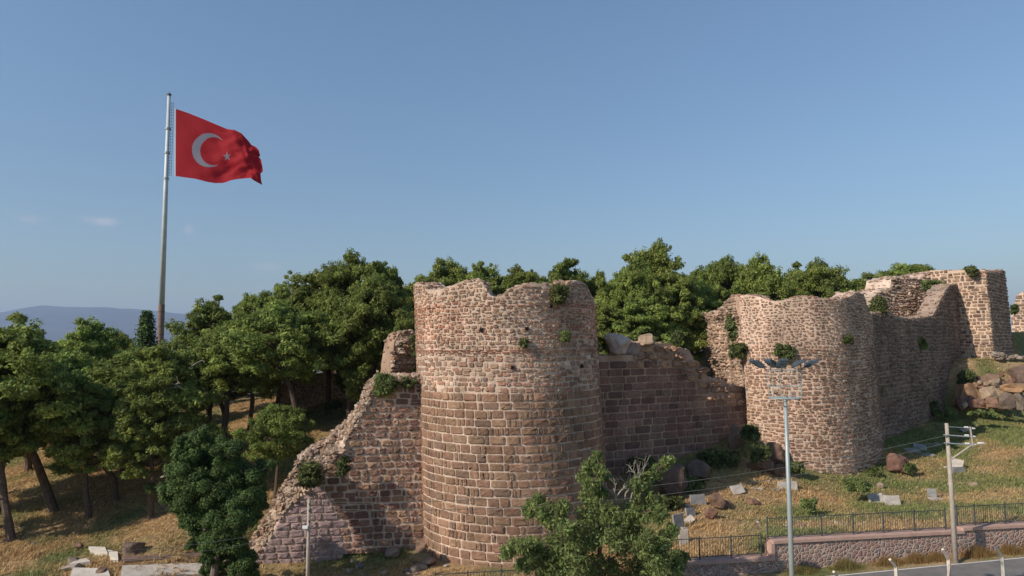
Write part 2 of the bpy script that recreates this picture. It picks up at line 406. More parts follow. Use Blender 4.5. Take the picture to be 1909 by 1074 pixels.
# ------------------------------------------------------------------ masonry
class Path:
    """a line on the plan, walked by arc length; n points out of the wall"""
    def __init__(s, pts, closed=False):
        s.p = np.array(pts, float); d = np.diff(s.p, axis=0); s.L = np.hypot(d[:, 0], d[:, 1]); s.cum = np.r_[0, np.cumsum(s.L)]
        s.total = s.cum[-1]
        t = d / s.L[:, None]; s.t = t
    def at(s, u):
        u = np.asarray(u, float)
        x = np.interp(u, s.cum, s.p[:, 0]); y = np.interp(u, s.cum, s.p[:, 1])
        mid = (s.cum[1:] + s.cum[:-1]) / 2
        if len(mid) > 6:
            tx = np.interp(u, mid, s.t[:, 0]); ty = np.interp(u, mid, s.t[:, 1])
        else:
            k = np.clip(np.searchsorted(s.cum, u, side='right') - 1, 0, len(s.t) - 1); tx = s.t[k, 0]; ty = s.t[k, 1]
        l = np.hypot(tx, ty); tx, ty = tx / l, ty / l
        return x, y, ty, -tx     # normal to the right of travel (towards the camera when walking to +x)
def lin(c): return np.array(c, float)
PAL_ASH = [lin(c) for c in [(.30,.175,.115),(.25,.145,.10),(.33,.215,.135),(.285,.20,.13),(.23,.155,.115),(.33,.185,.125),(.27,.17,.105),(.20,.145,.115),(.36,.24,.155)]]
PAL_RUB = [lin(c) for c in [(.34,.245,.17),(.27,.19,.135),(.42,.32,.24),(.30,.175,.12),(.22,.165,.13),(.38,.27,.18),(.24,.15,.11),(.48,.38,.29),(.34,.19,.13)]]
PAL_RED = [lin(c) for c in [(.21,.12,.095),(.25,.14,.11),(.17,.105,.085),(.23,.15,.115),(.27,.17,.13)]]
PAL_PUR = [lin(c) for c in [(.36,.275,.29),(.39,.305,.315),(.33,.26,.275),(.38,.29,.295)]]
PAL_CORE = [lin(c) for c in [(.42,.34,.27),(.34,.27,.21),(.50,.42,.34),(.30,.23,.18),(.38,.29,.22)]]
PAL_TILE = [lin(c) for c in [(.36,.19,.13),(.38,.22,.15),(.30,.17,.12),(.42,.27,.2)]]
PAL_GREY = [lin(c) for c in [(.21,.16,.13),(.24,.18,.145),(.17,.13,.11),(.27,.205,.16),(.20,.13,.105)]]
def calm(p, k): 
    m = np.mean(p, axis=0); return [c * (1 - k) + m * k for c in p]
def grey(p, k): return [c * (1 - k) + np.dot(c, [.3, .5, .2]) * k for c in p]
PAL_ASH = grey(calm(PAL_ASH, .4), .10); PAL_RUB = grey(calm(PAL_RUB, .2), .10); PAL_RED = grey(PAL_RED, .1); PAL_CORE = grey(PAL_CORE, .08)

def masonry(name, path, zbot, top, style, label, cat='wall', thick=1.3, offs=None, mortar=(1, 1, 1), seed=1, parent=None,
            blobs=None, inner=True, capping=True, u0=0.0, holes=(), lumps=1.0, coltweak=None, group=None):
    """style(z) -> dict(h=(lo,hi), w=(lo,hi), gap, bulge, pal, jit); offs(u,z) -> outward offset of the face"""
    g = np.random.default_rng(seed)
    U = path.total
    if offs is None: offs = lambda u, z: 0 * u
    def surf(u, z, d):
        x, y, nxx, nyy = path.at(u); o = offs(u, z) + d
        sx, sy = shear(z) if shear else (0, 0)
        return np.stack([x + nxx * o + sx, y + nyy * o + sy, z + 0 * x], -1)
    shear = getattr(path, 'shear', None)
    # --- backing of mortar
    nu = max(4, int(U / .22)); uu = np.linspace(0, U, nu)
    tt = top(uu); zb = np.array([zbot(u) for u in uu]) if callable(zbot) else np.full(nu, zbot)
    nv = max(6, int((tt.max() - zb.min()) / .25)); mbk = MB()
    k = np.linspace(0, 1, nv)
    UU = np.repeat(uu[:, None], nv, 1); ZZ = zb[:, None] + (tt - zb)[:, None] * k[None]
    nz = fbm(UU, ZZ, 0, 2.2, 3, seed) * .025
    front = surf(UU.ravel(), ZZ.ravel(), nz.ravel() - .02).reshape(nu, nv, 3)
    nt_ = 5; TD = np.linspace(0, thick, nt_)[1:]
    topz = tt[:, None] + .12 * fbm(UU[:, :1] + 0 * TD, 0 * UU[:, :1] + TD, 0, 1.5, 3, seed + 4) + (0 if not inner else -.0)
    xx, yy, nx_, ny_ = path.at(uu)
    tops = []
    for j, td in enumerate(TD):
        tops.append(surf(uu, topz[:, j], np.full(nu, -td)))
    tops = np.stack(tops, 1)
    back = surf(uu, zb, np.full(nu, -thick))[:, None]
    sheet = np.concatenate([front, tops, back], 1); nn = sheet.shape[1]
    ii = (np.arange(nu - 1)[:, None] * nn + np.arange(nn - 1)[None]).ravel()
    mcol = np.array(mortar) * (1 + .14 * fbm(sheet[..., 0], sheet[..., 2], sheet[..., 1], .7, 3, seed + 2))[..., None]
    mbk.add(sheet.reshape(-1, 3), np.c_[ii, ii + nn, ii + nn + 1, ii + 1], col=mcol.reshape(-1, 3))
    for e in (0, nu - 1):        # ends
        a = sheet[e, :nv]; bk = a.copy(); n_e = np.array([nx_[e], ny_[e], 0]); bk = bk - n_e * thick
        m_ = np.concatenate([a, bk]); i0 = np.arange(nv - 1)
        q = np.c_[i0, i0 + 1, i0 + nv + 1, i0 + nv]
        if e: q = q[:, ::-1]
        mbk.add(m_, q, col=mortar)
    # --- stones
    cu, cz_, hw, hh, bul, jit, cols, pil = [], [], [], [], [], [], [], []
    z = float(zb.min()) + .0
    zmax = float(tt.max()) + .3
    while z < zmax:
        st = style(z + .1); h = g.uniform(*st['h']); u = -g.random() * st['w'][1]
        wob = g.normal() * .0
        while u < U:
            w = g.uniform(*st['w'])
            if g.random() < st.get('thin', 0): w = st['w'][0] * .55
            uc = u + w / 2; zc = z + h / 2
            s2 = style(zc, uc) if st.get('uv') else st
            if 0 < uc < U:
                if w > U - u: w = U - u; uc = u + w / 2
                ztop = float(np.interp(uc, uu, tt)); zlo = float(np.interp(uc, uu, zb))
                if zc < ztop - h * .25 and zc > zlo and not any(a < uc < b_ and c < zc < d_ for a, b_, c, d_ in holes):
                    nsub = 1
                    if s2.get('split', 0) > g.random(): nsub = 2
                    for q in range(nsub):
                        hq = h / nsub; zq = z + hq * (q + .5)
                        fw = g.uniform(*s2.get('fill', (.93, .99))); fh = g.uniform(*s2.get('fillh', s2.get('fill', (.93, .99))))
                        cu.append(uc + g.normal() * .02 * s2['jit']); cz_.append(zq + g.normal() * .02 * s2['jit'] + st.get('wave', 0) * math.sin(uc * .7 + z))
                        hw.append(max(.03, (w - s2['gap']) / 2 * fw)); hh.append(max(.02, (hq - s2['gap']) / 2 * fh))
                        bul.append(s2['bulge'] * g.uniform(.5, 1.3)); jit.append(s2['jit'])
                        c = s2['pal'][g.integers(len(s2['pal']))] * g.uniform(.86, 1.14)
                        if 'pale' in s2 and g.random() < s2['pale']: c = np.array([.52, .44, .36]) * g.uniform(.85, 1.15)
                        if coltweak is not None: c = coltweak(uc, zq, c, g)
                        cols.append(c); pil.append(s2.get('pow', .35))
            u += w
        z += h
    cu, cz_, hw, hh, bul, jit = map(np.array, (cu, cz_, hw, hh, bul, jit)); cols = np.array(cols); pil = np.array(pil)
    n = len(cu); K = 12
    th = np.arange(K) * 2 * math.pi / K + math.pi / 12
    ca, sa = np.cos(th), np.sin(th)
    pw = pil[:, None]
    ox = np.sign(ca) * np.abs(ca)[None] ** pw; oy = np.sign(sa) * np.abs(sa)[None] ** pw
    jx = 1 + g.normal(size=(n, K)) * .045 * jit[:, None]; jy = 1 + g.normal(size=(n, K)) * .06 * jit[:, None]
    ox, oy = ox * jx, oy * jy
    rings = []
    for sc, dd in ((1.0, -.05), (.95, .55), (.68, 1.0)):
        dv = bul[:, None] * dd * (1 + .35 * g.normal(size=(n, K)) * (dd > 0)) if dd > 0 else np.full((n, K), dd)
        sc_h = sc
        u_ = cu[:, None] + hw[:, None] * ox * sc; z_ = cz_[:, None] + hh[:, None] * oy * sc_h
        rings.append(surf(np.clip(u_, 0, U).ravel(), z_.ravel(), dv.ravel()).reshape(n, K, 3))
    cen = surf(cu, cz_, bul * (1 + .3 * g.normal(size=n)))[:, None]
    V = np.concatenate(rings + [cen], 1)
    base = (np.arange(n) * (3 * K + 1))[:, None, None]
    j = np.arange(K); j2 = (j + 1) % K
    q1 = np.stack([j, j2, j2 + K, j + K], 1); q2 = q1 + K
    t1 = np.stack([j + 2 * K, j2 + 2 * K, np.full(K, 3 * K)], 1)
    C = np.repeat(cols[:, None] * (1 + .05 * g.normal(size=(n, 3 * K + 1, 1))), 1, axis=1)
    mbs = MB(); mbs.add(V.reshape(-1, 3), (base + np.concatenate([q1, q2])[None]).reshape(-1, 4), (base + t1[None]).reshape(-1, 3), C.reshape(-1, 3))
    # --- loose stones on the broken top
    if capping:
        s = style(float(tt.mean()), U / 2); pal = PAL_CORE + PAL_RUB
        nl = int(U * 9 * lumps)
        for i in range(nl):
            u = g.random() * U; d = -g.random() ** 1.3 * thick; zt = float(np.interp(u, uu, tt))
            r = g.uniform(.08, .24); c = surf(np.array([u]), np.array([zt]), np.array([d - .12]))[0]
            blob(mbs, c + [0, 0, r * .1], (r * 1.25, r, r * .62), 1, int(g.integers(1e6)), .25, pal[g.integers(len(pal))] * g.uniform(.8, 1.1), .6)
    if blobs is not None:
        pal = PAL_CORE + PAL_RUB[:4]
        for i in range(blobs[0]):
            u = g.random() * U; zt = float(np.interp(u, uu, tt)); lo = max(blobs[1](u), -13); zz = g.uniform(min(lo, zt - .3), zt + .05)
            r = g.uniform(.07, .21); c = surf(np.array([u]), np.array([zz]), np.array([.02]))[0]
            blob(mbs, c, (r * 1.25, r, r * .75), 1, int(g.integers(1e6)), .3, pal[g.integers(len(pal))] * g.uniform(.8, 1.15), .6, rotm('Y', g.normal() * .5) @ rotz(g.random() * 6))
    root = parent if parent is not None else empty(name, (0, 0, 0), label, cat, group)
    mbk.build('mortar_core', MM['mortar'], root); mbs.build('stone_facing', MM['stone'], root)
    return root, surf

def px_profile(path, pts, zshift=0.0, noise=.1, seed=0, front=None):
    """pts: (px, py) along the visible top -> function u -> z"""
    u = np.linspace(0, path.total, 600); x, y, nx_, ny_ = path.at(u)
    d = np.stack([x, y, np.zeros_like(x)], -1)
    pr = np.array([proj(v) for v in d]); px = pr[:, 0]
    vis = (x * nx_ + y * ny_) < 0 if front is None else front(u)
    ppx = np.array([p[0] for p in pts], float); ppy = np.array([p[1] for p in pts], float)
    py = np.interp(px, ppx, ppy)
    z = np.array([Z(px[i], py[i], y[i]) for i in range(len(u))])
    if not vis.all():
        z = np.where(vis, z, np.interp(u, u[vis], z[vis]))
    def f(uq):
        return np.interp(uq, u, z) + zshift + noise * fbm(uq, 0 * np.asarray(uq), 0, 1.9, 3, seed)
    return f
def proj(p):
    p = np.asarray(p, float); w = p @ fwd
    return (954.5 + F * (p @ rt) / w, 537 - F * (p @ upv) / w)

# ---- main round tower
TC = np.array([-.36, 44.0]); TR = 5.78
ang = np.linspace(math.pi * 1.08, math.pi * 1.08 + 2 * math.pi, 97)     # walks so that the outward side is to the right
pth = Path([(TC[0] + TR * math.cos(a), TC[1] + TR * math.sin(a)) for a in ang])
pth.shear = lambda z: (-.042 * np.asarray(z), 0 * np.asarray(z))
top1 = px_profile(pth, [(770,531),(786,529),(792,533),(800,542),(838,536),(852,530),(868,524),(895,520),(908,528),(914,546),(922,553),(938,552),(952,546),(962,538),(985,531),(1015,529),(1040,533),(1062,536),(1070,527),(1082,523),(1098,528),(1106,545),(1112,560)], noise=.07, seed=3)
ashlar = dict(h=(.44, .52), w=(.5, 1.02), gap=.035, bulge=.045, pal=PAL_ASH, jit=.55, thin=.42, pow=.24, fill=(.95, .99), fillh=(.90, .97))
rubble = dict(h=(.15, .27), w=(.16, .44), gap=.03, bulge=.035, pal=PAL_RUB, jit=1.5, thin=.1, pow=.5, fill=(.72, 1.0), split=.2, pale=.06, wave=.04)
tiles = dict(h=(.07, .11), w=(.3, .6), gap=.03, bulge=.05, pal=PAL_TILE, jit=.8, pow=.4, fill=(.85, .99))
zA = Z(950, 737, 38.3)
def style1(z, u=0):
    if z < zA: return ashlar
    for a, b in ((-.62, -.28), (.95, 1.12), (2.05, 2.2)):
        if a < z < b: return tiles
    if z < -.7: return dict(rubble, h=(.22, .36), w=(.26, .7), fill=(.8, .98), split=.12)
    return rubble
def tw1(u, z, c, g):
    if z > zA: c = c * np.array([1.13, 1.10, 1.10])
    n = float(fbm(np.array([u]), np.array([z]), 0, .28, 3, 11)[0])
    c = c * (1 + .22 * n)
    if z > zA and abs(z - 1.2) < 1.1 and n > .05: c = c * np.array([1.1, .92, .85])
    if z < zA: c = c * (1 + .1 * (z - zA) / 9 * 1.0)
    return c
batter1 = lambda u, z: .012 * (zA - np.minimum(z, zA))
tower1, s1 = masonry('round_tower', pth, -13.3, top1, style1, 'big round stone tower in the middle, squared red blocks below and rubble above', 'tower', thick=1.5, offs=batter1, coltweak=tw1, seed=11, lumps=1.4)
pth_front_u = lambda px: np.interp(px, *(lambda u: (np.array([proj((*pth.at(np.array([k]))[0], *pth.at(np.array([k]))[1], 0))[0] for k in u]), u))(np.linspace(1.2, 17, 120)))
for px, py in ((899, 615), (953, 685), (983, 613), (1081, 683), (1030, 571)):
    u = float(pth_front_u(px)); x, y, a, b = [float(t[0]) for t in pth.at(np.array([u]))]
    z = Z(px, py, y); sx = pth.shear(z)[0]
    c = np.array([x + a * .05 + sx, y + b * .05, z]); tvec = np.array([-b, a, 0])
    mb = MB(); mb.box(c, (.17, .12, .19), np.stack([tvec, [a, b, 0], [0, 0, 1]], 1)); mb.build('painted_putlog_hole', MM['hole'], tower1)  # solid box on the wall face; the hole's shade is its colour

# ---- curtain wall left of the tower (dressed facing, rubble core showing along the broken slope, purple repair at the foot)
pL = Path([(X(455, 40.2), 40.2), (X(520, 40.5), 40.5), (X(800, 42.0), 42.0)])
topL = px_profile(pL, [(445,1062),(466,1030),(482,1003),(500,965),(520,932),(545,890),(560,852),(590,835),(612,822),(632,806),(648,790),(662,768),(676,748),(686,718),(700,706),(740,701),(800,698)], noise=.12, seed=8)
faceL = px_profile(pL, [(455,1070),(478,1064),(492,1038),(508,1012),(522,985),(534,958),(560,935),(578,912),(606,890),(620,866),(642,842),(640,838),(655,812),(668,790),(684,762),(694,742),(706,722),(745,704),(800,700)], noise=0)
purL = px_profile(pL, [(455,1000),(606,888),(612,905),(618,930),(628,960),(640,990),(641,1074),(800,1400)], noise=0)
ledge = dict(h=(.36, .46), w=(.38, .92), gap=.05, bulge=.065, pal=PAL_RED + PAL_ASH[:3], jit=1.1, thin=.15, pow=.38, fill=(.86, .98), uv=True, split=.03)
core = dict(h=(.2, .3), w=(.2, .45), gap=.02, bulge=.16, pal=PAL_CORE, jit=2.6, pow=.8, fill=(.7, 1.1), uv=True)
purp = dict(h=(.38, .52), w=(.45, .95), gap=.06, bulge=.05, pal=PAL_PUR, jit=.4, thin=.22, pow=.25, fill=(.96, .99), uv=True)
xA = [X(606, 40.4), X(641, 40.8)]
def styleL(z, u=None):
    if u is None: return ledge
    f = float(faceL(np.array([u]))[0])
    if z > f + .1: return core
    x = float(pL.at(np.array([u]))[0][0]); xe = np.interp(z, [-11.5, -10.5, -8.4, -7.9], [xA[1], xA[1] - .1, xA[0] + .1, xA[0] - .6])
    if x < xe: return purp
    if z > -2.9: return dict(ledge, w=(.3, .8), fill=(.8, .97), split=.2)
    return ledge
offL = lambda u, z: -.42 * np.maximum(0, z - faceL(u)) + .5 * sstep(0, .6, z - faceL(u)) * fbm(u, z, 0, 1.3, 3, 44)
def twL(u, z, c, g):
    if z > float(faceL(np.array([u]))[0]) + .1: return c
    return c * (1 + .2 * float(fbm(np.array([u]), np.array([z]), 0, .4, 2, 19)[0]))
def zbL(u): 
    x = float(pL.at(np.array([u]))[0][0]); return -13.2 if x < xA[1] else -12.3
masonry('curtain_wall', pL, zbL, topL, styleL, 'broken curtain wall left of the round tower, stepping down to purple repair blocks', 'wall', thick=2.2, offs=offL, coltweak=twL, seed=21, lumps=2.5, blobs=(1100, lambda u: float(faceL(np.array([u]))[0]) + .1))

# ---- curtain wall between the two big towers
p2 = Path([(X(1105, 46.2), 46.2), (X(1392, 53.0), 53.0)])
top2 = px_profile(p2, [(1100,664),(1184,662),(1187,640),(1200,635),(1216,640),(1248,640),(1262,650),(1284,652),(1294,672),(1300,684),(1312,686),(1318,706),(1350,708),(1356,718),(1395,722)], noise=.06, seed=5)
st2 = dict(h=(.46, .56), w=(.5, 1.5), gap=.035, bulge=.05, pal=PAL_RED, jit=.5, thin=.1, pow=.28, uv=True)
st2b = dict(h=(.46, .56), w=(.5, 1.2), gap=.03, bulge=.2, pal=[c * 1.25 for c in PAL_ASH], jit=1.6, thin=.1, pow=.6, uv=True)
def style2(z, u=None):
    if u is None: return st2
    t = float(top2(np.array([u]))[0])
    return st2b if (u > 3.6 and z > t - 1.6 - .2 * u * 0) else st2
def zb2(u): return -9.5
masonry('curtain_wall', p2, zb2, top2, style2, 'dark red block curtain wall joining the round tower to the second tower', 'wall', thick=1.9, mortar=(.8, .72, .68), seed=31, lumps=1.2)

# ---- second tower, D-shaped, with a broken left flank
cpts = [(1318, 59.5), (1384, 52.2)]
front2 = [(1384,52.2),(1400,51.2),(1430,50.2),(1480,49.5),(1530,49.3),(1570,49.8),(1600,51.0),(1618,52.8),(1628,55.0),(1633,58.0),(1634,62)]
pf = Path([(X(a, b), b) for a, b in cpts])
topf = px_profile(pf, [(1310,588),(1322,586),(1340,582),(1352,580),(1364,562),(1374,552),(1390,551)], noise=.12, seed=14)
stf = dict(h=(.17, .3), w=(.2, .5), gap=.03, bulge=.16, pal=[c * 1.12 for c in PAL_CORE + PAL_RUB[:3]], jit=2.4, pow=.65, fill=(.7, 1.05), split=.2)
offf = lambda u, z: .45 * fbm(u, z, 0, .5, 2, 77) - .35 * sstep(-.5, -2.6, z) + .35 * sstep(1.5, 2.2, z)
tower2, _ = masonry('second_tower', pf, -8.6, topf, lambda z, u=0: stf, 'wide rubble tower to the right behind the floodlight mast', 'tower', thick=1.5, offs=offf, mortar=(1.15, 1.08, 1.05), seed=41, lumps=3, blobs=(330, lambda u: -4.5))
# smooth curve through front2
fp = np.array([(X(a, b), b) for a, b in front2]); tq = np.arange(len(fp)); tf = np.linspace(0, len(fp) - 1, 60)
sm = np.stack([np.interp(tf, tq, fp[:, 0]), np.interp(tf, tq, fp[:, 1])], 1)
for _ in range(6): sm[1:-1] = (sm[:-2] + 2 * sm[1:-1] + sm[2:]) / 4
pg = Path(sm)
pg.shear = lambda z: (-.03 * np.asarray(z), 0 * np.asarray(z))
topg = px_profile(pg, [(1378,552),(1398,550),(1420,553),(1436,560),(1460,562),(1480,556),(1505,552),(1540,556),(1570,558),(1590,553),(1606,545),(1618,548),(1624,580),(1634,590)], noise=.06, seed=15)
rub2a = dict(h=(.16, .27), w=(.18, .45), gap=.045, bulge=.035, pal=[c * 1.04 for c in PAL_RUB], jit=1.7, thin=.1, pow=.5, fill=(.62, .92), split=.12, pale=.05, wave=.04)
rub2b = dict(h=(.14, .29), w=(.2, .7), gap=.035, bulge=.045, pal=PAL_RUB + PAL_ASH, jit=1.5, thin=.06, pow=.45, fill=(.75, .98), split=.2, pale=.03, wave=.05)
def tw2(u, z, c, g):
    n = float(fbm(np.array([u]), np.array([z]), 0, .3, 3, 61)[0]); return c * (1 + .25 * n)
masonry('x', pg, -10.6, topg, lambda z, u=0: rub2a if z > -.6 else rub2b, '', parent=tower2, thick=1.4, seed=43, coltweak=tw2, lumps=1.0,
        mortar=(1.08, 1.02, 1.0), offs=lambda u, z: .035 * np.maximum(0, -6.5 - z) + .03 * fbm(u, z, 0, .8, 2, 4))

# ---- shaded curtain wall right of the second tower
p3 = Path([(X(1622, 56.0), 56.0), (X(1814, 75.0), 75.0)])
top3 = px_profile(p3, [(1620,585),(1640,583),(1664,585),(1676,590),(1700,594),(1722,592),(1742,588),(1752,572),(1760,556),(1768,541),(1778,531),(1792,529),(1802,534),(1807,545),(1815,552)], noise=.07, seed=6)
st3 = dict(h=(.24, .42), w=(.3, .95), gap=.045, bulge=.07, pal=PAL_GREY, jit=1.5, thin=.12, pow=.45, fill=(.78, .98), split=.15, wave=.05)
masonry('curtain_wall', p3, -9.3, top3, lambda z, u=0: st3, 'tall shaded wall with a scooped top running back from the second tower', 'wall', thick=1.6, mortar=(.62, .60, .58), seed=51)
# ---- sunlit broken wall behind it
p4 = Path([(X(1648, 72), 72.0), (X(1700, 74.5), 74.5), (X(1835, 79.5), 79.5)])
top4 = px_profile(p4, [(1640,560),(1652,550),(1664,540),(1690,534),(1700,514),(1722,511),(1750,518),(1764,508),(1790,502),(1835,500)], noise=.15, seed=16)
st4 = dict(h=(.2, .36), w=(.25, .7), gap=.03, bulge=.16, pal=[c * 1.05 for c in PAL_RUB + PAL_CORE], jit=2.4, pow=.65, fill=(.75, 1.05), split=.25)
masonry('ruined_wall', p4, -3.0, top4, lambda z, u=0: st4, 'sunlit crumbling wall rising behind the shaded scooped wall', 'wall', thick=3.0, seed=61, lumps=1.5, blobs=(450, lambda u: -1.0),
        offs=lambda u, z: -.8 * np.maximum(0, z - 2.5) * .5 + .3 * fbm(u, z, 0, .4, 2, 7))
# ---- square tower
C0 = np.array([X(1850, 70.0), 70.0])
p5 = Path([tuple(C0 + np.array([-.71, .71]) * 5.0), tuple(C0), tuple(C0 + np.array([.71, .71]) * 10.5)])
p5.shear = lambda z: (-.028 * (np.asarray(z) - 3), .02 * np.asarray(z))
top5 = px_profile(p5, [(1790,504),(1812,503),(1848,503),(1866,506),(1878,503),(1892,506)], noise=.05, seed=17)
st5 = dict(h=(.28, .42), w=(.3, .85), gap=.05, bulge=.06, pal=PAL_RUB + PAL_GREY, jit=1.2, thin=.1, pow=.4, fill=(.8, .98), split=.1)
masonry('square_tower', p5, -3.2, top5, lambda z, u=0: st5, 'tall square tower with one sunlit and one shaded face at the right', 'tower', thick=2.0, mortar=(1.1, 1.05, 1.0), seed=71)
p6 = Path([(X(1888, 90), 90.0), (X(2010, 86), 86.0)])
top6 = px_profile(p6, [(1880,590),(1893,575),(1900,556),(1909,545),(1940,540),(2010,530)], noise=.1, seed=18)
masonry('ruined_wall', p6, -4.0, top6, lambda z, u=0: st5, 'stub of wall at the right edge beyond the square tower', 'wall', thick=1.5, seed=73)
# ---- stub of wall behind the left side of the round tower
p7 = Path([(X(727, 47.5), 47.5), (X(800, 49.5), 49.5)])
top7 = px_profile(p7, [(720,700),(730,672),(736,640),(746,618),(756,618),(775,622),(800,618)], noise=.15, seed=19)
masonry('ruined_wall', p7, -6.5, top7, lambda z, u=0: dict(st4, pal=PAL_CORE + [lin((.38, .25, .15))]), 'weathered wall stub behind the left shoulder of the round tower', 'wall', thick=1.4, mortar=(.68, .60, .54), seed=81, blobs=(120, lambda u: -3.5),
        offs=lambda u, z: .35 * fbm(u, z, 0, .9, 2, 9), lumps=1)
# ---- low ruined walls among the pines
p8 = Path([(X(525, 65), 65.0), (X(600, 66), 66.0), (X(700, 64), 64.0)])
top8 = px_profile(p8, [(525,722),(545,712),(575,706),(600,700),(612,682),(628,676),(645,690),(668,702),(700,700)], noise=.2, seed=20)
masonry('ruined_wall', p8, -7.5, top8, lambda z, u=0: dict(rubble, pal=PAL_ASH + PAL_CORE), 'low ruined wall seen between the pine trunks left of the tower', 'wall', thick=1.8, seed=91, lumps=2.5)

# ------------------------------------------------------------------ retaining wall with cap
def voronoi_mat():
    m, n, b = new_mat('field_stone'); N, L = n.nodes, n.links
    tc = N.new('ShaderNodeTexCoord'); mp = N.new('ShaderNodeMapping'); mp.inputs['Scale'].default_value = (4.4, 4.4, 5.0)
    wn = N.new('ShaderNodeTexNoise'); wn.inputs['Scale'].default_value = 2.5
    mxv = N.new('ShaderNodeMix'); mxv.data_type = 'RGBA'; mxv.blend_type = 'LINEAR_LIGHT'; mxv.inputs['Factor'].default_value = .12
    L.new(tc.outputs['Object'], mp.inputs['Vector']); L.new(mp.outputs[0], mxv.inputs['A']); L.new(tc.outputs['Object'], wn.inputs['Vector']); L.new(wn.outputs['Color'], mxv.inputs['B'])
    v1 = N.new('ShaderNodeTexVoronoi'); v1.feature = 'F1'; v1.inputs['Scale'].default_value = 1
    v2 = N.new('ShaderNodeTexVoronoi'); v2.feature = 'DISTANCE_TO_EDGE'; v2.inputs['Scale'].default_value = 1
    L.new(mxv.outputs['Result'], v1.inputs['Vector']); L.new(mxv.outputs['Result'], v2.inputs['Vector'])
    r = N.new('ShaderNodeValToRGB'); cr = r.color_ramp
    cols = [(.28, .175, .14), (.35, .23, .18), (.24, .20, .175), (.38, .27, .21), (.31, .19, .15), (.43, .32, .25)]
    cr.elements[0].position = 0; cr.elements[0].color = (*cols[0], 1); cr.elements[1].position = 1; cr.elements[1].color = (*cols[-1], 1)
    for k, c in enumerate(cols[1:-1]): e = cr.elements.new((k + 1) / 5); e.color = (*c, 1)
    cr.interpolation = 'CONSTANT'
    sep = N.new('ShaderNodeSeparateColor'); L.new(v1.outputs['Color'], sep.inputs[0]); L.new(sep.outputs[0], r.inputs['Fac'])
    ed = N.new('ShaderNodeMapRange'); ed.inputs['From Min'].default_value = .045; ed.inputs['From Max'].default_value = .085
    L.new(v2.outputs['Distance'], ed.inputs['Value'])
    mm = N.new('ShaderNodeMix'); mm.data_type = 'RGBA'; mm.inputs['A'].default_value = (.50, .375, .31, 1)
    L.new(ed.outputs[0], mm.inputs['Factor']); L.new(r.outputs[0], mm.inputs['B'])
    ns = N.new('ShaderNodeTexNoise'); ns.inputs['Scale'].default_value = 14; ns.inputs['Detail'].default_value = 6; L.new(tc.outputs['Object'], ns.inputs['Vector'])
    nr = N.new('ShaderNodeMapRange'); nr.inputs['To Min'].default_value = .7; nr.inputs['To Max'].default_value = 1.3; L.new(ns.outputs['Fac'], nr.inputs['Value'])
    mu = N.new('ShaderNodeMix'); mu.data_type = 'RGBA'; mu.blend_type = 'MULTIPLY'; mu.inputs['Factor'].default_value = 1
    L.new(mm.outputs['Result'], mu.inputs['A']); L.new(nr.outputs[0], mu.inputs['B']); L.new(mu.outputs['Result'], b.inputs['Base Color'])
    ed2 = N.new('ShaderNodeMapRange'); ed2.inputs['From Max'].default_value = .2; L.new(v2.outputs['Distance'], ed2.inputs['Value'])
    bp = N.new('ShaderNodeBump'); bp.inputs['Strength'].default_value = .7; bp.inputs['Distance'].default_value = .05
    L.new(ed2.outputs[0], bp.inputs['Height']); L.new(bp.outputs[0], b.inputs['Normal'])
    return m
VM = voronoi_mat()
rw = empty('retaining_wall', (*rp(4, 0), -11.4), 'long stepped retaining wall of red field stones above the road', 'wall')
rot = np.stack([[RT[0], RT[1], 0], [-RN[0], -RN[1], 0], [0, 0, 1]], 1)
RL = -np.array([*rp(4, 0), -11.4])
mb = MB(); mc = MB(); PJ = []
for k, (a, b, zt) in enumerate(SECT):
    z0 = road_z((a + b) / 2) - .9; L_ = b - a - .004; m = (a + b) / 2
    c = rp(m, -.25); mb.box(RL + [c[0], c[1], (z0 + zt - .14) / 2], (L_, .5, zt - .14 - z0), rot)
    if k > 0:
        c = rp(m - .03, -.25); mc.box(RL + [c[0], c[1], zt - .069], (L_ + .06, .66, .138), rot)
    if k in (2, 3):      # the cap turns down the step
        zl = SECT[k - 1][2]; c = rp(a - .085, -.25); mc.box(RL + [c[0], c[1], (zl + zt - .14) / 2 + .0], (.17, .64, zt - zl - .142), rot)
mb.build('stone_face', VM, rw)
mc.build('coping', MM['cap'], rw)

# ------------------------------------------------------------------ iron fences
def fence(label, posts, hh, zf, q=-.3):
    base = rp(posts[0], q); root = empty('iron_fence', (base[0], base[1], zf(posts[0])), label, 'fence', None)
    off = -np.array([base[0], base[1], zf(posts[0])])
    for s in posts:
        p = rp(s, q); m = MB(); m.box(off + [p[0], p[1], zf(s) + (hh + .06) / 2], (.06, .06, hh + .06), rot); m.build('fence_post', MM['dark_steel'], root)
    for a, b in zip(posts[:-1], posts[1:]):
        pk = MB()
        for zz in (.1, hh - .04):
            r = MB(); c = rp((a + b) / 2, q); r.box(off + [c[0], c[1], zf((a + b) / 2) + zz], (b - a - .06, .035, .035), rot); r.build('rail', MM['dark_steel'], root)
        n = int((b - a) / .125)
        for i in range(1, n):
            s = a + (b - a) * i / n; p = rp(s, q); pk.box(off + [p[0], p[1], zf(s) + hh / 2 + .02], (.016, .016, hh - .16), rot)
        pk.build('bar_panel', MM['dark_steel'], root)
def sp(px): # pixel on the wall line -> s
    ss = np.linspace(-16, 34, 400); pp = np.array([proj((*rp(s, -.3), -10))[0] for s in ss]); return float(np.interp(px, pp, ss))
fence('black iron fence on the low left step of the retaining wall', [sp(k) for k in (1190, 1247, 1304, 1363, 1419)], 1.02, lambda s: SECT[1][2])
fence('longest black iron fence, on the middle step of the retaining wall', [sp(1432)] + [sp(k) for k in (1478, 1533, 1592, 1648, 1706, 1764)], 1.02, lambda s: SECT[2][2])
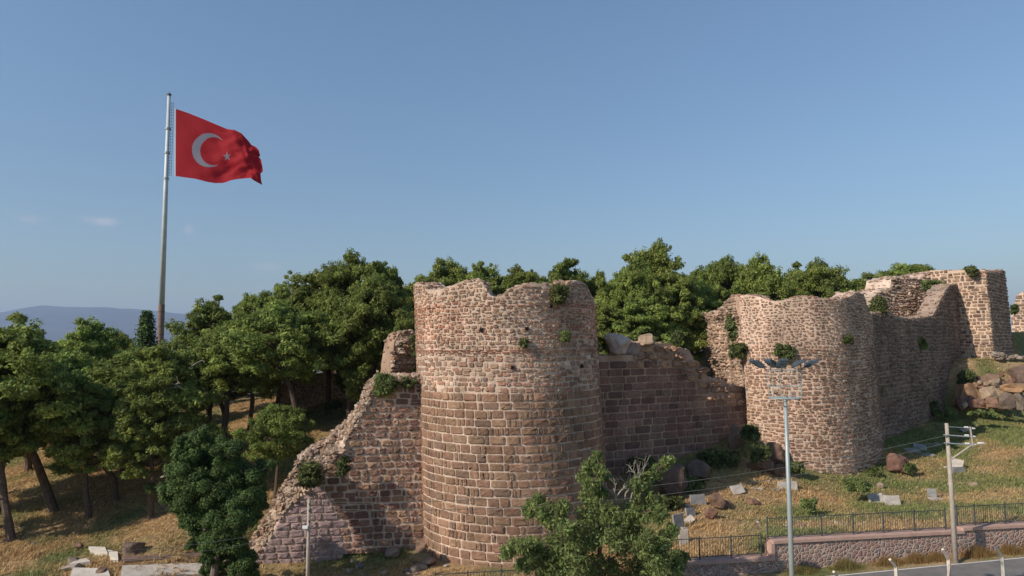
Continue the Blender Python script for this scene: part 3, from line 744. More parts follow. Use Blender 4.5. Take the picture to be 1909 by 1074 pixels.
fence('black iron fence on the top step right of the concrete pole', [sp(1786)] + [sp(k) for k in (1819, 1876, 1934, 1990)], 1.02, lambda s: SECT[3][2])
fence('dark iron fence at the foot of the round tower, mostly below the picture', [sp(k) for k in (812, 872, 935, 998, 1060, 1120)], 1.0, lambda s: -11.38)

# landmarks used in labels
LAND = {'right': [(1300,'the grey upright slabs'),(1345,'the brown boulder'),(1385,'the tilted white slab'),(1470,'the lamp mast'),(1545,'the foot of the second tower'),(1640,'the pair of white slabs'),(1665,'the red boulder'),(1740,'the grey gravestone'),(1775,'the concrete pole'),(1825,'the top-step fence'),(1890,'the right edge of the picture')],
 'left': [(20,'the left picture edge'),(60,'the pale-trunked pine'),(125,'the forked pine'),(180,'the broken pale kerb'),(262,'the dark reddish rock'),(320,'the concrete ledge'),(400,'the dark leafy tree'),(450,'the tip of the broken wall')],
 'foot': [(660,'the hole in the wall foot'),(700,'the middle of the dressed wall'),(735,'the grey boulder'),(780,'the corner with the round tower')],
 'fence': [(1400,'the step of the wall'),(1450,'the lamp mast'),(1490,'the bright weed patch'),(1533,'the second fence post after the mast'),(1575,'the third fence post after the mast'),(1600,'the fourth fence post after the mast')],
 'pile': [(1800,'the orange-brown rock'),(1820,'the foot of the shaded wall'),(1840,'the tan centre block'),(1862,'the pale ledge stone'),(1880,'the left prop of the orange slab'),(1900,'the large dark boulder')],
 'heap': [(1855,'the sunlit edge of the square tower'),(1872,'the middle of its shaded face'),(1890,'the right corner of the square tower'),(1905,'the picture edge')],
 'wood': [(20,'the far left picture edge'),(60,'the left-edge pines'),(110,'the forked pine'),(150,'the forked pine crown, right side'),(200,'the flagpole, well to its left'),(290,'the flagpole foot'),(370,'the start of the climbing skyline'),(440,'the climbing skyline'),(500,'the third pine of the climbing skyline'),(560,'the notch left of the tall pair'),(620,'the left flank of the tall pair'),(690,'the tall pair'),(740,'the weathered wall stub'),(790,'the left rim of the round tower'),(870,'the hump in the round tower rim'),(935,'the notch in the round tower rim'),(1000,'the right hump of the round tower rim'),(1070,'the right rim of the round tower'),(1110,'the corner of round tower and red wall'),(1170,'the grey balanced boulder'),(1240,'the tallest pine between the towers'),(1260,'the middle of the red wall'),(1310,'the broken flank of the second tower'),(1380,'the left corner of the second tower'),(1440,'the left half of the second tower top'),(1500,'the middle of the second tower top'),(1565,'the right half of the second tower top'),(1615,'the right corner of the second tower')]}
def near(kind, px): return min(LAND[kind], key=lambda t: abs(t[0] - px))[1]
def tone(c):
    c = np.array(c); l = c.mean()
    return 'whitish' if l > .5 else ('pale tan' if l > .36 else ('pinkish' if c[0] > 1.6 * c[1] else ('grey-brown' if l > .25 else 'dark brown')))

# ------------------------------------------------------------------ foliage
def leaves(mb, centers, radii, per, size, seed=0, flat=.7, col_var=.25, aspect=1.6, up=.35, inward=.35, drop=0.0, fuzz=.16):
    """leaf-sized faces spread over and through clumps"""
    g = np.random.default_rng(seed); C = np.repeat(np.asarray(centers, float), per, axis=0); Rr = np.repeat(np.asarray(radii, float), per)
    n = len(C); d = g.normal(size=(n, 3)); d /= np.linalg.norm(d, axis=1)[:, None]
    d[:, 2] = np.where(d[:, 2] < 0, d[:, 2] * g.uniform(.3, 1, n), d[:, 2])
    rr = (1 - inward * g.random(n) ** 1.5)
    bump = 1 + .38 * vnoise(d[:, 0] * 2 + C[:, 0], d[:, 1] * 2 + C[:, 1], d[:, 2] * 2 + C[:, 2], 1.3, seed % 17)
    p = C + d * (Rr * rr * bump)[:, None] * np.array([1, 1, flat]) + g.normal(size=(n, 3)) * (Rr * fuzz)[:, None]
    nrm = d + g.normal(size=(n, 3)) * .55 + np.array([0, 0, up]); nrm /= np.linalg.norm(nrm, axis=1)[:, None]
    a = np.cross(nrm, g.normal(size=(n, 3))); a /= np.linalg.norm(a, axis=1)[:, None]; b = np.cross(nrm, a)
    s = size * g.uniform(.6, 1.4, n)[:, None]
    v = np.stack([p - a * s * aspect * .5 - b * s * .15, p + b * s * .5 - np.array([0, 0, drop]) * s, p + a * s * aspect * .5 - b * s * .1, p - b * s * .5], 1)
    cc = 1 + col_var * g.normal(size=(len(centers), 1)); cc = np.repeat(np.clip(cc, .55, 1.6), per, axis=0) * np.clip(1 + .22 * g.normal(size=(n, 1)), .4, 1.7)
    tint = 1 + g.normal(size=(n, 1)) * .06
    col = np.concatenate([cc * tint, cc, cc / tint * .95], 1)
    i = np.arange(n)[:, None] * 4
    mb.add(v.reshape(-1, 3), i + np.array([[0, 1, 2, 3]]), col=np.repeat(col, 4, axis=0))
def bent(p0, p1, k=6, amp=.15, seed=0, sag=0):
    g = np.random.default_rng(seed); p0 = np.array(p0, float); p1 = np.array(p1, float); t = np.linspace(0, 1, k)[:, None]
    l = np.linalg.norm(p1 - p0); w = np.cumsum(g.normal(size=(k, 3)) * amp * l / k, axis=0); w -= t * w[-1]; w -= w[0] * (1 - t)
    q = p0 + (p1 - p0) * t + w; q[:, 2] += sag * l * np.sin(t[:, 0] * math.pi); return q

PINE = []
def make_pine(seed, H, CR, lean=.1, clear=.42, n=62):
    """unit pine: trunk and a broad, cushioned crown"""
    g = np.random.default_rng(seed)
    lx, ly = g.normal(size=2) * lean * H
    tr = bent((0, 0, -.6), (lx, ly, H * .9), 9, .10, seed); mt = MB()
    mt.tube(tr, np.linspace(.235, .06, 9) * (H / 9), 8)
    cen, rad = [], []
    for i in range(n):
        t = (i + .5) / n; h = clear + (1 - clear) * t ** .8
        a = i * 2.399 + g.normal() * .4
        k = (h - clear) / (1 - clear); wr = math.sin(math.pi * (k * .80 + .18)) ** .7
        ro = CR * wr * math.sqrt(g.uniform(.15, 1)) * g.uniform(.7, 1.2)
        ax = np.array([np.interp(h * H, tr[:, 2], tr[:, 0]), np.interp(h * H, tr[:, 2], tr[:, 1])])
        c = np.array([ax[0] + ro * math.cos(a), ax[1] + ro * math.sin(a), h * H - .25 + g.normal() * .38])
        cen.append(c); rad.append(g.choice([g.uniform(.26, .48), g.uniform(.48, .74)]) * CR / 3.2)
        if i % 2 == 0 or ro > CR * .8:
            st = np.array([*ax, h * H - .5 * ro * .5 - .3]); st[0] = np.interp(st[2], tr[:, 2], tr[:, 0]); st[1] = np.interp(st[2], tr[:, 2], tr[:, 1])
            mt.tube(bent(st, c, 5, .2, seed * 100 + i, .05), np.linspace(.06, .018, 5), 5)
    ml = MB()
    leaves(ml, cen, rad, 330, .105, seed, flat=.5, col_var=.2, up=.6, aspect=2.4, inward=.7, fuzz=.13)
    # ragged outer sprays
    g2 = np.random.default_rng(seed + 5); cen = np.array(cen); NS = 260; k = g2.integers(len(cen), size=NS)
    d = g2.normal(size=(NS, 3)); d[:, 2] = np.abs(d[:, 2]) * .9; d /= np.linalg.norm(d, axis=1)[:, None]
    sc = cen[k] + d * np.array(rad)[k][:, None] * np.array([1.15, 1.15, .85]); leaves(ml, sc, g2.uniform(.14, .30, NS), 55, .09, seed + 9, flat=.9, col_var=.15)
    a = mt.build('trunk', MM['bark']); b = ml.build('crown', MM['pine'])
    return a, b
specs = [(1, 9.0, 3.3, .05, .44, 105), (2, 9.5, 3.6, .08, .50, 110), (3, 8.5, 3.1, .10, .42, 96), (4, 9.2, 3.9, .04, .54, 115), (5, 8.8, 2.9, .07, .38, 92), (6, 9.6, 3.4, .12, .56, 100)]
for s in specs: PINE.append((make_pine(*s), s[1], s[2]))
first_use = [True] * len(PINE)
def pine(px, ytop, Y, width_px, label, var=None, group=None, base=None, category='tree', bark=None, minh=4.5):
    """stands at photo column px, Y metres off, its top at ytop; width of its crown in photo pixels"""
    x = X(px, Y); zb = gz(x, Y) if base is None else base
    if Y > 55 and px > 1000: zb -= 3.2      # bushy down to the ground
    elif Y > 66 and px > 0: zb -= 1.5
    H = max(minh, (Z(px, ytop + 4, Y) - zb) * .97)
    var = (int(abs(px) * 7 + Y * 3) % len(PINE)) if var is None else var
    (tr, cr), H0, R0 = PINE[var]
    root = empty('pine_tree', (x, Y, zb), label, category, group)
    sz = H / H0; sw = (width_px / F * Y / 2) / R0 / 1.12
    root.scale = (sw, sw, sz); root.rotation_euler[2] = (px * 12.9898 + Y * 78.233) % 6.28
    for o in (tr, cr):
        if first_use[var]: c = o
        else: c = o.copy(); COL.objects.link(c)
        c.parent = root
    first_use[var] = False
    return root

GP = 'pine trees on the castle hill'
# front left trees whose trunks show
TREES = [
 (45, 640, 42.0, 230, 'pine at the left edge with a thick pale bare trunk', 5),
 (10, 655, 47.0, 190, 'pine cut by the left edge behind the pale-trunked pine', 4),
 (125, 600, 46.5, 250, 'broad pine whose dark trunk forks low on the shaded slope', 2),
 (232, 700, 47.5, 190, 'smaller pine with a thin dark trunk in the tree shade', 2),
 (585, 560, 51.0, 190, 'pine leaning left over the slope, dark bare trunk showing', 5),
 (518, 752, 44.0, 135, 'short pine just left of the broken wall with flat low crown', 3),
 (612, 500, 61.0, 170, 'straight-trunked pine in front of the low ruined wall', 1),
 (335, 640, 46.0, 190, 'wide pine with dead pale branches above the dark leafy tree', 4),
 (415, 595, 54.0, 200, 'pine with light green crown left of the leaning pine', 5),
 (292, 700, 44.0, 150, 'pine with boughs hanging low beside the dark leafy tree', 4),
 (180, 700, 45.0, 150, 'low-crowned pine between the forked pine and the thin-trunked one', 4),
 (-95, 660, 41.0, 220, 'pine outside the left edge whose shade falls across the slope', 0),
 (-190, 640, 45.0, 220, 'second pine outside the left edge shading the slope', 3),
 # ridge line, left to right
 (25, 618, 66, 110, 'pine poking up at the far left in front of the mountains', 2),
 (95, 632, 70, 90, 'low pine in the dip of the skyline left of the flagpole', 4),
 (175, 596, 62, 140, 'round-topped pine left of the flagpole against the mountains', 0),
 (225, 618, 74, 80, 'small pine left of the flagpole foot', 3),
 (388, 588, 68, 100, 'pine right beside the flagpole foot on its right', 1),
 (425, 556, 60, 140, 'pine where the skyline starts to climb right of the flagpole', 2),
 (470, 548, 64, 130, 'second pine on the climbing skyline, above the leaning pine', 3),
 (520, 530, 60, 140, 'third pine on the climbing skyline', 0),
 (575, 540, 66, 120, 'pine in the notch of the skyline left of the tall pair', 4),
 (655, 478, 60, 150, 'tallest pine left of the round tower', 1),
 (735, 484, 58, 120, 'tall pine touching the left rim of the round tower', 4),
 (700, 520, 54, 150, 'pine crowding behind the weathered wall stub', 5),
 (650, 560, 55, 160, 'lower pine in front of the tall pair left of the tower', 5),
 (545, 590, 58, 170, 'pine filling the middle of the wooded slope', 3),
 (470, 615, 56, 180, 'pine under the climbing skyline, middle of the slope', 3),
 (305, 648, 56, 170, 'pine below the flagpole foot', 3),
 (235, 655, 52, 180, 'pine between the forked pine and the flagpole', 0),
 (150, 650, 56, 170, 'pine behind the crown of the forked pine', 2),
 (65, 665, 56, 170, 'pine in the second row at the left', 4),
 (380, 640, 57, 170, 'pine right of the flagpole in the second row', 5),
 (752, 590, 49.5, 70, 'slim pine half hiding the weathered wall stub', 4),
 (690, 600, 52, 120, 'pine beside the scrub at the wall top left of the tower', 0),
 # above and behind the towers
 (790, 512, 66, 110, 'pine just over the left rim of the round tower', 3),
 (838, 483, 74, 120, 'pale pine behind the round tower, left part of its top', 0),
 (905, 497, 72, 110, 'pine behind the round tower above the notch in its rim', 2),
 (965, 500, 70, 110, 'pine behind the round tower, right of the notch', 1),
 (1038, 478, 66, 110, 'domed pine behind the right part of the round tower', 4),
 (1092, 505, 66, 100, 'pine at the right rim of the round tower', 5),
 (1135, 486, 62, 120, 'pine right of the round tower above the grey boulder', 2),
 (1180, 500, 60, 130, 'pine left of the tallest crown between the towers', 3),
 (1232, 458, 64, 150, 'tallest pine between the two big towers', 1),
 (1200, 555, 57, 150, 'lower pine directly behind the red block wall', 0),
 (1290, 505, 60, 130, 'pine right of the tallest one between the towers', 4),
 (1280, 560, 59, 130, 'dark lower pine beside the broken flank of the second tower', 2),
 (1140, 560, 56, 110, 'lower pine in the corner between round tower and red wall', 4),
 (1355, 478, 70, 110, 'pine above the left corner of the second tower', 3),
 (1412, 478, 68, 110, 'rounded pine over the left half of the second tower', 0),
 (1330, 520, 66, 100, 'pine filling behind the second tower\'s broken corner', 5),
 (1470, 500, 68, 120, 'pine over the middle of the second tower', 2),
 (1530, 490, 66, 130, 'highest pine over the right half of the second tower', 1),
 (1590, 510, 70, 110, 'pine sloping down at the second tower\'s right corner', 4),
 (1645, 508, 82, 135, 'pale green pine between the second tower and the ruined wall', 0),
 (1695, 490, 88, 150, 'pale green rounded pine at the left end of the ruined wall', 3),
 (1745, 492, 94, 120, 'sliver of pale pine showing over the sunlit ruined wall', 2),
]
TREES = [t if True else t for t in TREES]
for px, yt, Y, w, lab, v in TREES:
    Y = float(Y)
    pine(px, yt, Y, w * 1.12, lab, v, GP)
# second rank that closes the wood; look-alikes share one label
for i, (px, yt, Y) in enumerate([(20, 680, 78), (110, 690, 82), (200, 690, 84), (290, 670, 82), (370, 650, 82), (440, 630, 84), (500, 610, 84), (560, 590, 84), (620, 570, 84), (690, 550, 80), (740, 560, 64),
                                (1110, 520, 74), (1170, 510, 76), (1310, 505, 74), (1260, 520, 74), (870, 506, 82), (1000, 506, 82), (935, 506, 84), (1070, 508, 80), (1380, 498, 80), (1440, 496, 80), (1500, 503, 80), (1565, 505, 80), (1615, 520, 80), (790, 520, 84), (60, 690, 78), (150, 680, 80), (1240, 500, 78)]):
    pine(px, yt, Y, 165, 'dark pine deep in the wood behind ' + near('wood', px), i % 6, 'pines deep in the wood')
# dark small conifer by the flagpole
x, Y = X(272, 72), 72.0; zb = gz(x, Y); H = Z(272, 578, Y) - zb
root = empty('cypress_tree', (x, Y, zb), 'small dark pointed conifer just left of the flagpole foot', 'tree')
m = MB(); m.tube([(0, 0, -.5), (0, 0, H * .9)], [.16, .04], 7); m.build('trunk', MM['bark'], root)
cs, rs = [], []
for i in range(60):
    h = H * (.45 + .55 * (i / 60)); w = 1.25 * (1 - i / 60) ** .6 + .12; a = i * 2.4
    cs.append((w * .6 * math.cos(a), w * .6 * math.sin(a), h - .2)); rs.append(.25 + w * .35)
m = MB(); leaves(m, cs, rs, 130, .14, 3, flat=.8); m.build('crown', MM['dark_leaf'], root)

def clump_tree(name, label, base, clumps, leafmat, barkmat, per, size, trunk_r, hub, seed=0, aspect=1.6, flat=.8, stems=None, branch_r=.05, drop=0, spread=1.0, sub=0, up=.35, sr=(.28, .45), fuzz=.16):
    base = np.array(base, float); root = empty(name, base, label, 'tree')
    cl = np.array([c[:3] for c in clumps]) - base; rr = np.array([c[3] for c in clumps])
    hub = np.array(hub, float) - base; m = MB()
    tk = bent((0, 0, -.4), hub, 7, .05, seed); m.tube(tk, np.linspace(trunk_r, trunk_r * .5, 7), 9)
    g = np.random.default_rng(seed); nodes = [tk[k] for k in range(2, 7)]
    order = np.argsort(np.linalg.norm(cl - tk[-1], axis=1))
    for i in order:
        cand = np.array(nodes); d = np.linalg.norm(cand - cl[i], axis=1) + 1.2 * np.maximum(0, cand[:, 2] - cl[i][2] + .1)
        st = cand[np.argmin(d)]; b = bent(st, cl[i], 5, .14, seed * 31 + int(i), .04)
        m.tube(b, np.linspace(branch_r, branch_r * .4, 5), 5); nodes += [b[2], b[4]]
    m.build('trunk', barkmat, root)
    m = MB()
    if sub:
        C2, R2 = [], []
        for c, r in zip(cl, rr):
            for k in range(sub):
                d = g.normal(size=3); d /= np.linalg.norm(d); C2.append(c + d * r * g.uniform(.45, 1.0) * np.array([1, 1, .85])); R2.append(r * g.uniform(*sr))
        leaves(m, C2, R2, per, size, seed, flat=flat, aspect=aspect, col_var=.16, drop=drop, up=up, fuzz=fuzz)
    else: leaves(m, cl, rr, per, size, seed, flat=flat, aspect=aspect, col_var=.16, drop=drop, up=up)
    m.build('crown', leafmat, root); return root
# dark leafy tree in the left foreground
Y = 35.2
g = np.random.default_rng(4); cl = []
outline = [(375,808,18),(350,822,16),(400,838,20),(345,850,20),(380,865,26),(420,850,22),(440,862,18),(450,880,24),(330,880,20),(355,895,28),(400,890,30),(430,900,28),(465,905,22),(312,918,16),
 (340,925,24),(380,925,30),(420,930,30),(460,935,24),(480,945,14),(350,955,22),(385,960,28),(425,965,28),(465,960,18),(360,985,16),(390,990,24),(425,995,24),(370,1010,16),(400,1018,20),(435,1020,20),(392,1038,14),(445,1045,20),(465,1058,18),(420,1045,16),(455,1075,20),(430,1085,18),(385,1065,10),(490,878,16),(505,868,10),(330,905,14)]
for px, py, r in outline:
    rw_ = r / F * Y; yy = Y + g.normal() * .9
    cl.append((*P(px, py, yy), rw_ * 1.25))
    if r > 18: cl.append((*P(px + g.normal() * 8, py + g.normal() * 6, Y + g.uniform(-1.9, 1.9)), rw_ * 1.1))
xb = X(408, Y); zb = gz(xb, Y)
clump_tree('leafy_tree', 'dense dark green tree with tight curled foliage in the left foreground', (xb, Y, zb), cl, MM['dark_leaf'], MM['grey_bark'], 450, .062, .24, P(405, 960, Y), 5, aspect=1.5, sub=11, flat=.9)
# light feathery tree in the centre foreground
Y = 29.5; cl = []; g = np.random.default_rng(9)
fr = [(1113,852,9),(1100,872,12),(1118,876,11),(1095,890,14),(1125,888,10),(1104,905,15),(1098,925,18),(1120,918,14),(1108,945,20),(1092,960,18),(1135,955,16),(1110,972,22),
 (1245,858,10),(1232,872,13),(1218,885,12),(1200,898,14),(1186,905,12),(1195,925,16),(1210,935,14),(1180,945,18),(1200,955,18),(1170,965,18),(1225,958,14),(1150,975,18),
 (990,938,8),(1005,930,9),(985,952,12),(1008,955,14),(1030,955,16),(1048,945,13),(1025,972,14),(1045,968,16),(1060,985,18),(945,1028,12),(965,1018,15),(985,1032,18),(1010,1040,20),(1000,1015,12),
 (1035,1020,20),(1060,1010,20),(1040,1050,22),(1075,1035,22),(1090,1005,18),(1075,1065,24),(1110,1010,16),(1120,1050,22),(1150,1005,20),(1165,1030,22),(1145,1060,20),(1180,1000,20),(1200,1015,22),(1195,1045,24),
 (1225,1010,18),(1240,1030,18),(1225,1060,22),(1255,1050,14),(1185,1075,24),(1255,1080,20),(1020,1070,20),(1050,1085,22),(1110,1085,24),(1240,1000,12),(1262,1066,12),(975,1055,12),(1150,1090,24)]
for px, py, r in fr:
    yy = Y + g.normal() * .8; cl.append((*P(px, py, yy), r / F * Y * 1.05))
    if py > 980 and g.random() < .6: cl.append((*P(px + g.normal() * 12, py + g.normal() * 8, Y + g.uniform(-1.8, 1.8)), r / F * Y))
xb = X(1112, Y); zb = gz(xb, Y)
ft = clump_tree('ash_tree', 'light green feathery tree in the centre foreground with bare twigs', (xb, Y, zb), cl, MM['light_leaf'], MM['bark'], 46, .055, .15, P(1118, 985, Y), 12, aspect=3.2, sub=12, flat=.9, drop=.5, sr=(.25, .5), fuzz=.5, branch_r=.04)
m = MB(); o0 = -np.array([xb, Y, zb])
def dead(mb, p, d, l, r, depth, g):
    p1 = p + d * l; mb.tube(o0 + bent(p, p1, 4, .25, int(g.integers(1e6))), np.linspace(r, r * .6, 4), 5)
    if depth:
        for k in range(int(g.integers(2, 4))):
            dd = d + g.normal(size=3) * .45; dd[1] *= .6; dd /= np.linalg.norm(dd); dead(mb, p + d * l * g.uniform(.55, 1), dd, l * g.uniform(.55, .8), r * .6, depth - 1, g)
g = np.random.default_rng(3)
for px, py, tx, ty in ((1150, 935, 1140, 895), (1175, 935, 1200, 870), (1195, 920, 1185, 875), (1150, 925, 1175, 895), (1165, 930, 1180, 885)):
    a = P(px, py, Y); b = P(tx, ty, Y); d = b - a; l = np.linalg.norm(d); dead(m, a, d / l, l * .62, .032, 3, g)
m.build('bare_twigs', MM['dead_wood'], ft)
# dead pale branches caught in the pines
for i, (px, py, tx, ty, Y, lab) in enumerate([(350,730,320,712,44.0,'pale dead branch sticking from the pines left of the slope'), (300,890,322,878,42.5,'pale dead branch hanging at the left of the dark tree'), (268,772,240,782,43.2,'pale dead branch low in the pines at the left'), (378,672,345,690,48.0,'long straight dead branch in the middle of the pines')]):
    a = P(px, py, Y); b = P(tx, ty, Y - .8); o0 = -a
    root = empty('dead_branch', a, lab, 'branch', 'dead branches in the pines')
    m = MB(); d = b - a; l = np.linalg.norm(d); dead(m, a, d / l, l * .8, .05, 2, np.random.default_rng(i + 50)); m.build('branch_wood', MM['dead_wood'], root)

# ------------------------------------------------------------------ shrubs on the walls and on the bank
def shrub(px, py, Y, wpx, hpx, label, seed, n=14, matl='shrub', hang=False, name='shrub', size=.11, per=110, group=None):
    c = P(px, py, Y); w = wpx / F * Y / 2.2; h = hpx / F * Y / 2.1; g = np.random.default_rng(seed)
    root = empty(name, c - np.array([0, 0, h]), label, 'plant', group); m = MB(); s = MB(); C = []; Rr = []
    for i in range(n):
        a = g.uniform(0, 6.28); r = math.sqrt(g.random()); q = np.array([w * .8 * r * math.cos(a), .55 * w * r * math.sin(a), h + h * g.uniform(-.75, .75)])
        C.append(q); Rr.append(max(.09, min(w, h) * g.uniform(.16, .42)))
        s.tube(bent((0, .1, h if hang else 0), q, 4, .2, seed + i), np.linspace(.02, .008, 4), 4)
    leaves(m, C, Rr, per, size, seed, flat=.9, aspect=2.8, fuzz=.45)
    s.build('stem', MM['bark'], root); m.build('foliage', MM[matl], root); return root
SH = [
 (717, 718, 41.4, 48, 40, 'bright green bush on the top left end of the broken curtain wall'), (760, 712, 41.8, 44, 22, 'low grey-green scrub on the wall top beside the round tower'),
 (578, 886, 39.9, 50, 44, 'round bush growing on the rubble slope of the broken wall'), (640, 868, 40.0, 24, 44, 'narrow tuft beside the stepped edge of the broken wall'),
 (1043, 550, 38.8, 34, 38, 'green creeper hanging over the rim of the round tower'), (1056, 627, 38.9, 20, 16, 'yellowish weed tuft high on the round tower, right part'),
 (977, 640, 38.2, 12, 14, 'small dark weed in the middle of the round tower'), (774, 645, 44.5, 14, 50, 'strip of green on the left edge of the round tower'),
 (1372, 608, 53.6, 38, 62, 'dark shrub draping the broken corner of the second tower'), (1378, 655, 51.9, 42, 26, 'shrub under the broken corner of the second tower'),
 (1463, 656, 49.7, 48, 26, 'shrub growing from the face of the second tower above the floodlights'), (1580, 634, 49.9, 16, 14, 'tiny weed on the right part of the second tower'),
 (1640, 730, 57.5, 16, 26, 'yellow-green weed in the corner right of the second tower'), (1640, 570, 58.5, 34, 34, 'dark bush on the wall top right of the second tower'),
 (1740, 534, 73.0, 54, 26, 'yellow-green bush on the crumbling sunlit wall'), (1812, 507, 70.5, 28, 20, 'green tuft on the left corner of the square tower'),
 (1742, 762, 65.0, 18, 34, 'leafy weed at the foot of the shaded wall'), (1715, 640, 63.8, 22, 22, 'pale weeds in the middle of the shaded wall'),
 (1892, 576, 84.0, 14, 26, 'dark bush in the gap right of the square tower'), (1800, 704, 68.0, 34, 26, 'dark scrub at the corner below the square tower'),
 (1345, 615, 57.5, 22, 16, 'scrub tuft on the overhanging ledge of the second tower'),
 (1400, 806, 49.0, 40, 26, 'green scrub on the bank at the foot of the second tower'), (1420, 845, 47.5, 44, 28, 'grassy scrub on the bank beside the rocks'),
 (1340, 858, 49.0, 90, 34, 'wide dark scrub against the red block wall'), (1280, 905, 45.5, 80, 34, 'dark scrub on the shaded bank behind the ash tree'),
 (1250, 938, 42.5, 60, 24, 'lower scrub at the edge of the shaded bank'), (1200, 866, 46.5, 70, 26, 'scrub in the corner at the foot of the red block wall'),
 (1630, 880, 49.6, 26, 18, 'scrub left of the red boulder by the second tower'), (1694, 872, 50.5, 28, 18, 'scrub right of the red boulder by the second tower'),
 (1506, 940, 41.5, 30, 22, 'bright green weed patch behind the iron fence'), (1482, 872, 47.8, 36, 18, 'green weeds at the foot of the second tower'),
 (1598, 905, 44.5, 60, 22, 'long green weed patch in front of the second tower'), (1765, 770, 64.5, 60, 16, 'low green weeds along the foot of the shaded wall'), (1830, 770, 61.5, 60, 12, 'low green weeds below the rock pile'),
 (280, 912, 43.5, 16, 20, 'little green bush beside the dead branches'), (620, 755, 60, 40, 16, 'low bush before the ruined wall among pines'), (1262, 630, 49.3, 24, 22, 'dry scrub on top of the red block wall'),
 (220, 700, 44.8, 60, 50, 'low bough of scrub beside the thin-trunked pine'), (655, 700, 60, 60, 70, 'dark bush in the shade by the low ruined wall'),
]
for i, (px, py, Y, w, h, lab) in enumerate(SH):
    big = w * h > 1800
    if lab.startswith('low bough'): continue
    shrub(px, py, Y, w, h, lab, 200 + i, n=int(12 + w * h / 75), size=.10 if Y > 45 else .075, per=130 if not big else 170,
          matl='light_leaf' if ('bright' in lab or 'yellow' in lab or 'pale' in lab or 'low green' in lab or 'long green' in lab) else 'shrub', hang='hanging' in lab or 'draping' in lab,
          group=None)
mm_ = MM['grass']
# dry weeds along the road edge
WL = ['just right of the leftmost bent post', 'left of the second bent post from the right', 'midway between the second and third bent posts', 'left against the concrete pole', 'right against the concrete pole', 'above the rightmost bent post', 'cut by the right edge of the picture', 'beside the lamp mast, greener than the rest']
for i, (px, py, w, h) in enumerate([(1560, 1046, 60, 26), (1640, 1036, 60, 22), (1690, 1030, 50, 24), (1725, 1022, 40, 22), (1800, 1012, 70, 30), (1860, 1014, 40, 24), (1900, 1008, 40, 26), (1480, 1066, 60, 22)]):
    s = sp(px); p = rp(s, .42); c = np.array([p[0], p[1], float(road_z(s)) + .02]); g = np.random.default_rng(900 + i)
    m = MB(); ww = w / F * 35 / 2; hh_ = h / F * 35 * .8; n = 900
    bx = g.normal(size=n) * ww * .5; by = g.normal(size=n) * .16; hl = hh_ * g.uniform(.3, 1, n) * np.exp(-(bx / ww) ** 2)
    dx, dy = g.normal(size=(2, n)) * .12; wd = .018
    v = np.stack([np.c_[bx - wd, by, 0 * bx - .05], np.c_[bx + wd, by, 0 * bx - .05], np.c_[bx + dx, by + dy, hl]], 1).reshape(-1, 3)
    cc = np.array([.40, .255, .10]) * g.uniform(.6, 1.2, (n, 1)) if i not in (0, 7) else np.array([.30, .25, .09]) * g.uniform(.6, 1.2, (n, 1))
    m.add(v, None, np.arange(3 * n).reshape(-1, 3), np.repeat(cc, 3, axis=0))
    o = m.build('weed_clump', mm_); o.location = [float(t) for t in c]; o.rotation_euler[2] = math.atan2(RT[1], RT[0])
    tag(o, 'dry straw-coloured weeds at the road edge, ' + WL[i], 'plant', 'roadside weeds')

# ------------------------------------------------------------------ grass
def grass_points(n, x0, x1, y0, y1, seed):
    g = np.random.default_rng(seed); x = g.uniform(x0, x1, n); y = g.uniform(y0, y1, n); return x, y, g
def grass():
    m = MB()
    x, y, g = grass_points(330000, -50, 50, 33, 78, 5)
    s, q = sq(x, y)
    k = ~((q > -.55) & (s > -16)) & (np.abs(x) < y * .80)
    k &= ~(((x - TC[0]) ** 2 + (y - TC[1]) ** 2) < 6.4 ** 2)
    k &= (wall_sd(x, y) < 0) | (x < -3)
    k &= g.random(len(x)) < (.30 + .7 * np.clip(fbm(x, y, 0, .7, 3, 71) * 2 + .5, 0, 1))
    x, y = x[k], y[k]; n = len(x); z = ground(x, y)
    gc = ground_cover(x + g.normal(size=n) * .3, y + g.normal(size=n) * .3)
    dry = np.array([.60, .44, .235]); d2 = np.array([.48, .32, .16]); gr = np.array([.18, .235, .07]); g2 = np.array([.33, .32, .135])
    a = g.random((n, 1)); b = g.random((n, 1))
    c = (dry * a + d2 * (1 - a)) * (1 - gc[:, None]) + (gr * b + g2 * (1 - b)) * gc[:, None]
    c = c * g.uniform(.7, 1.25, (n, 1))
    h = g.uniform(.08, .30, n) * (.7 + .5 * fbm(x, y, 0, .5, 2, 91))
    for j in range(3):
        aa = g.uniform(0, 6.28, n); w = g.uniform(.02, .05, n); ex, ey = g.normal(size=(2, n)) * .11 ; ox, oy = g.normal(size=(2, n)) * .06
        ca, sa = np.cos(aa) * w, np.sin(aa) * w
        v = np.stack([np.c_[x + ox - ca, y + oy - sa, z - .03], np.c_[x + ox + ca, y + oy + sa, z - .03], np.c_[x + ox + ex + .06, y + oy + ey, z + h]], 1).reshape(-1, 3)
        m.add(v, None, np.arange(3 * n).reshape(-1, 3), np.repeat(c * g.uniform(.85, 1.15, (n, 1)), 3, axis=0))
    tag(m.build('grass', mm_), 'dry golden grass with green patches covering the castle slope', 'grass', kind='stuff')
grass()

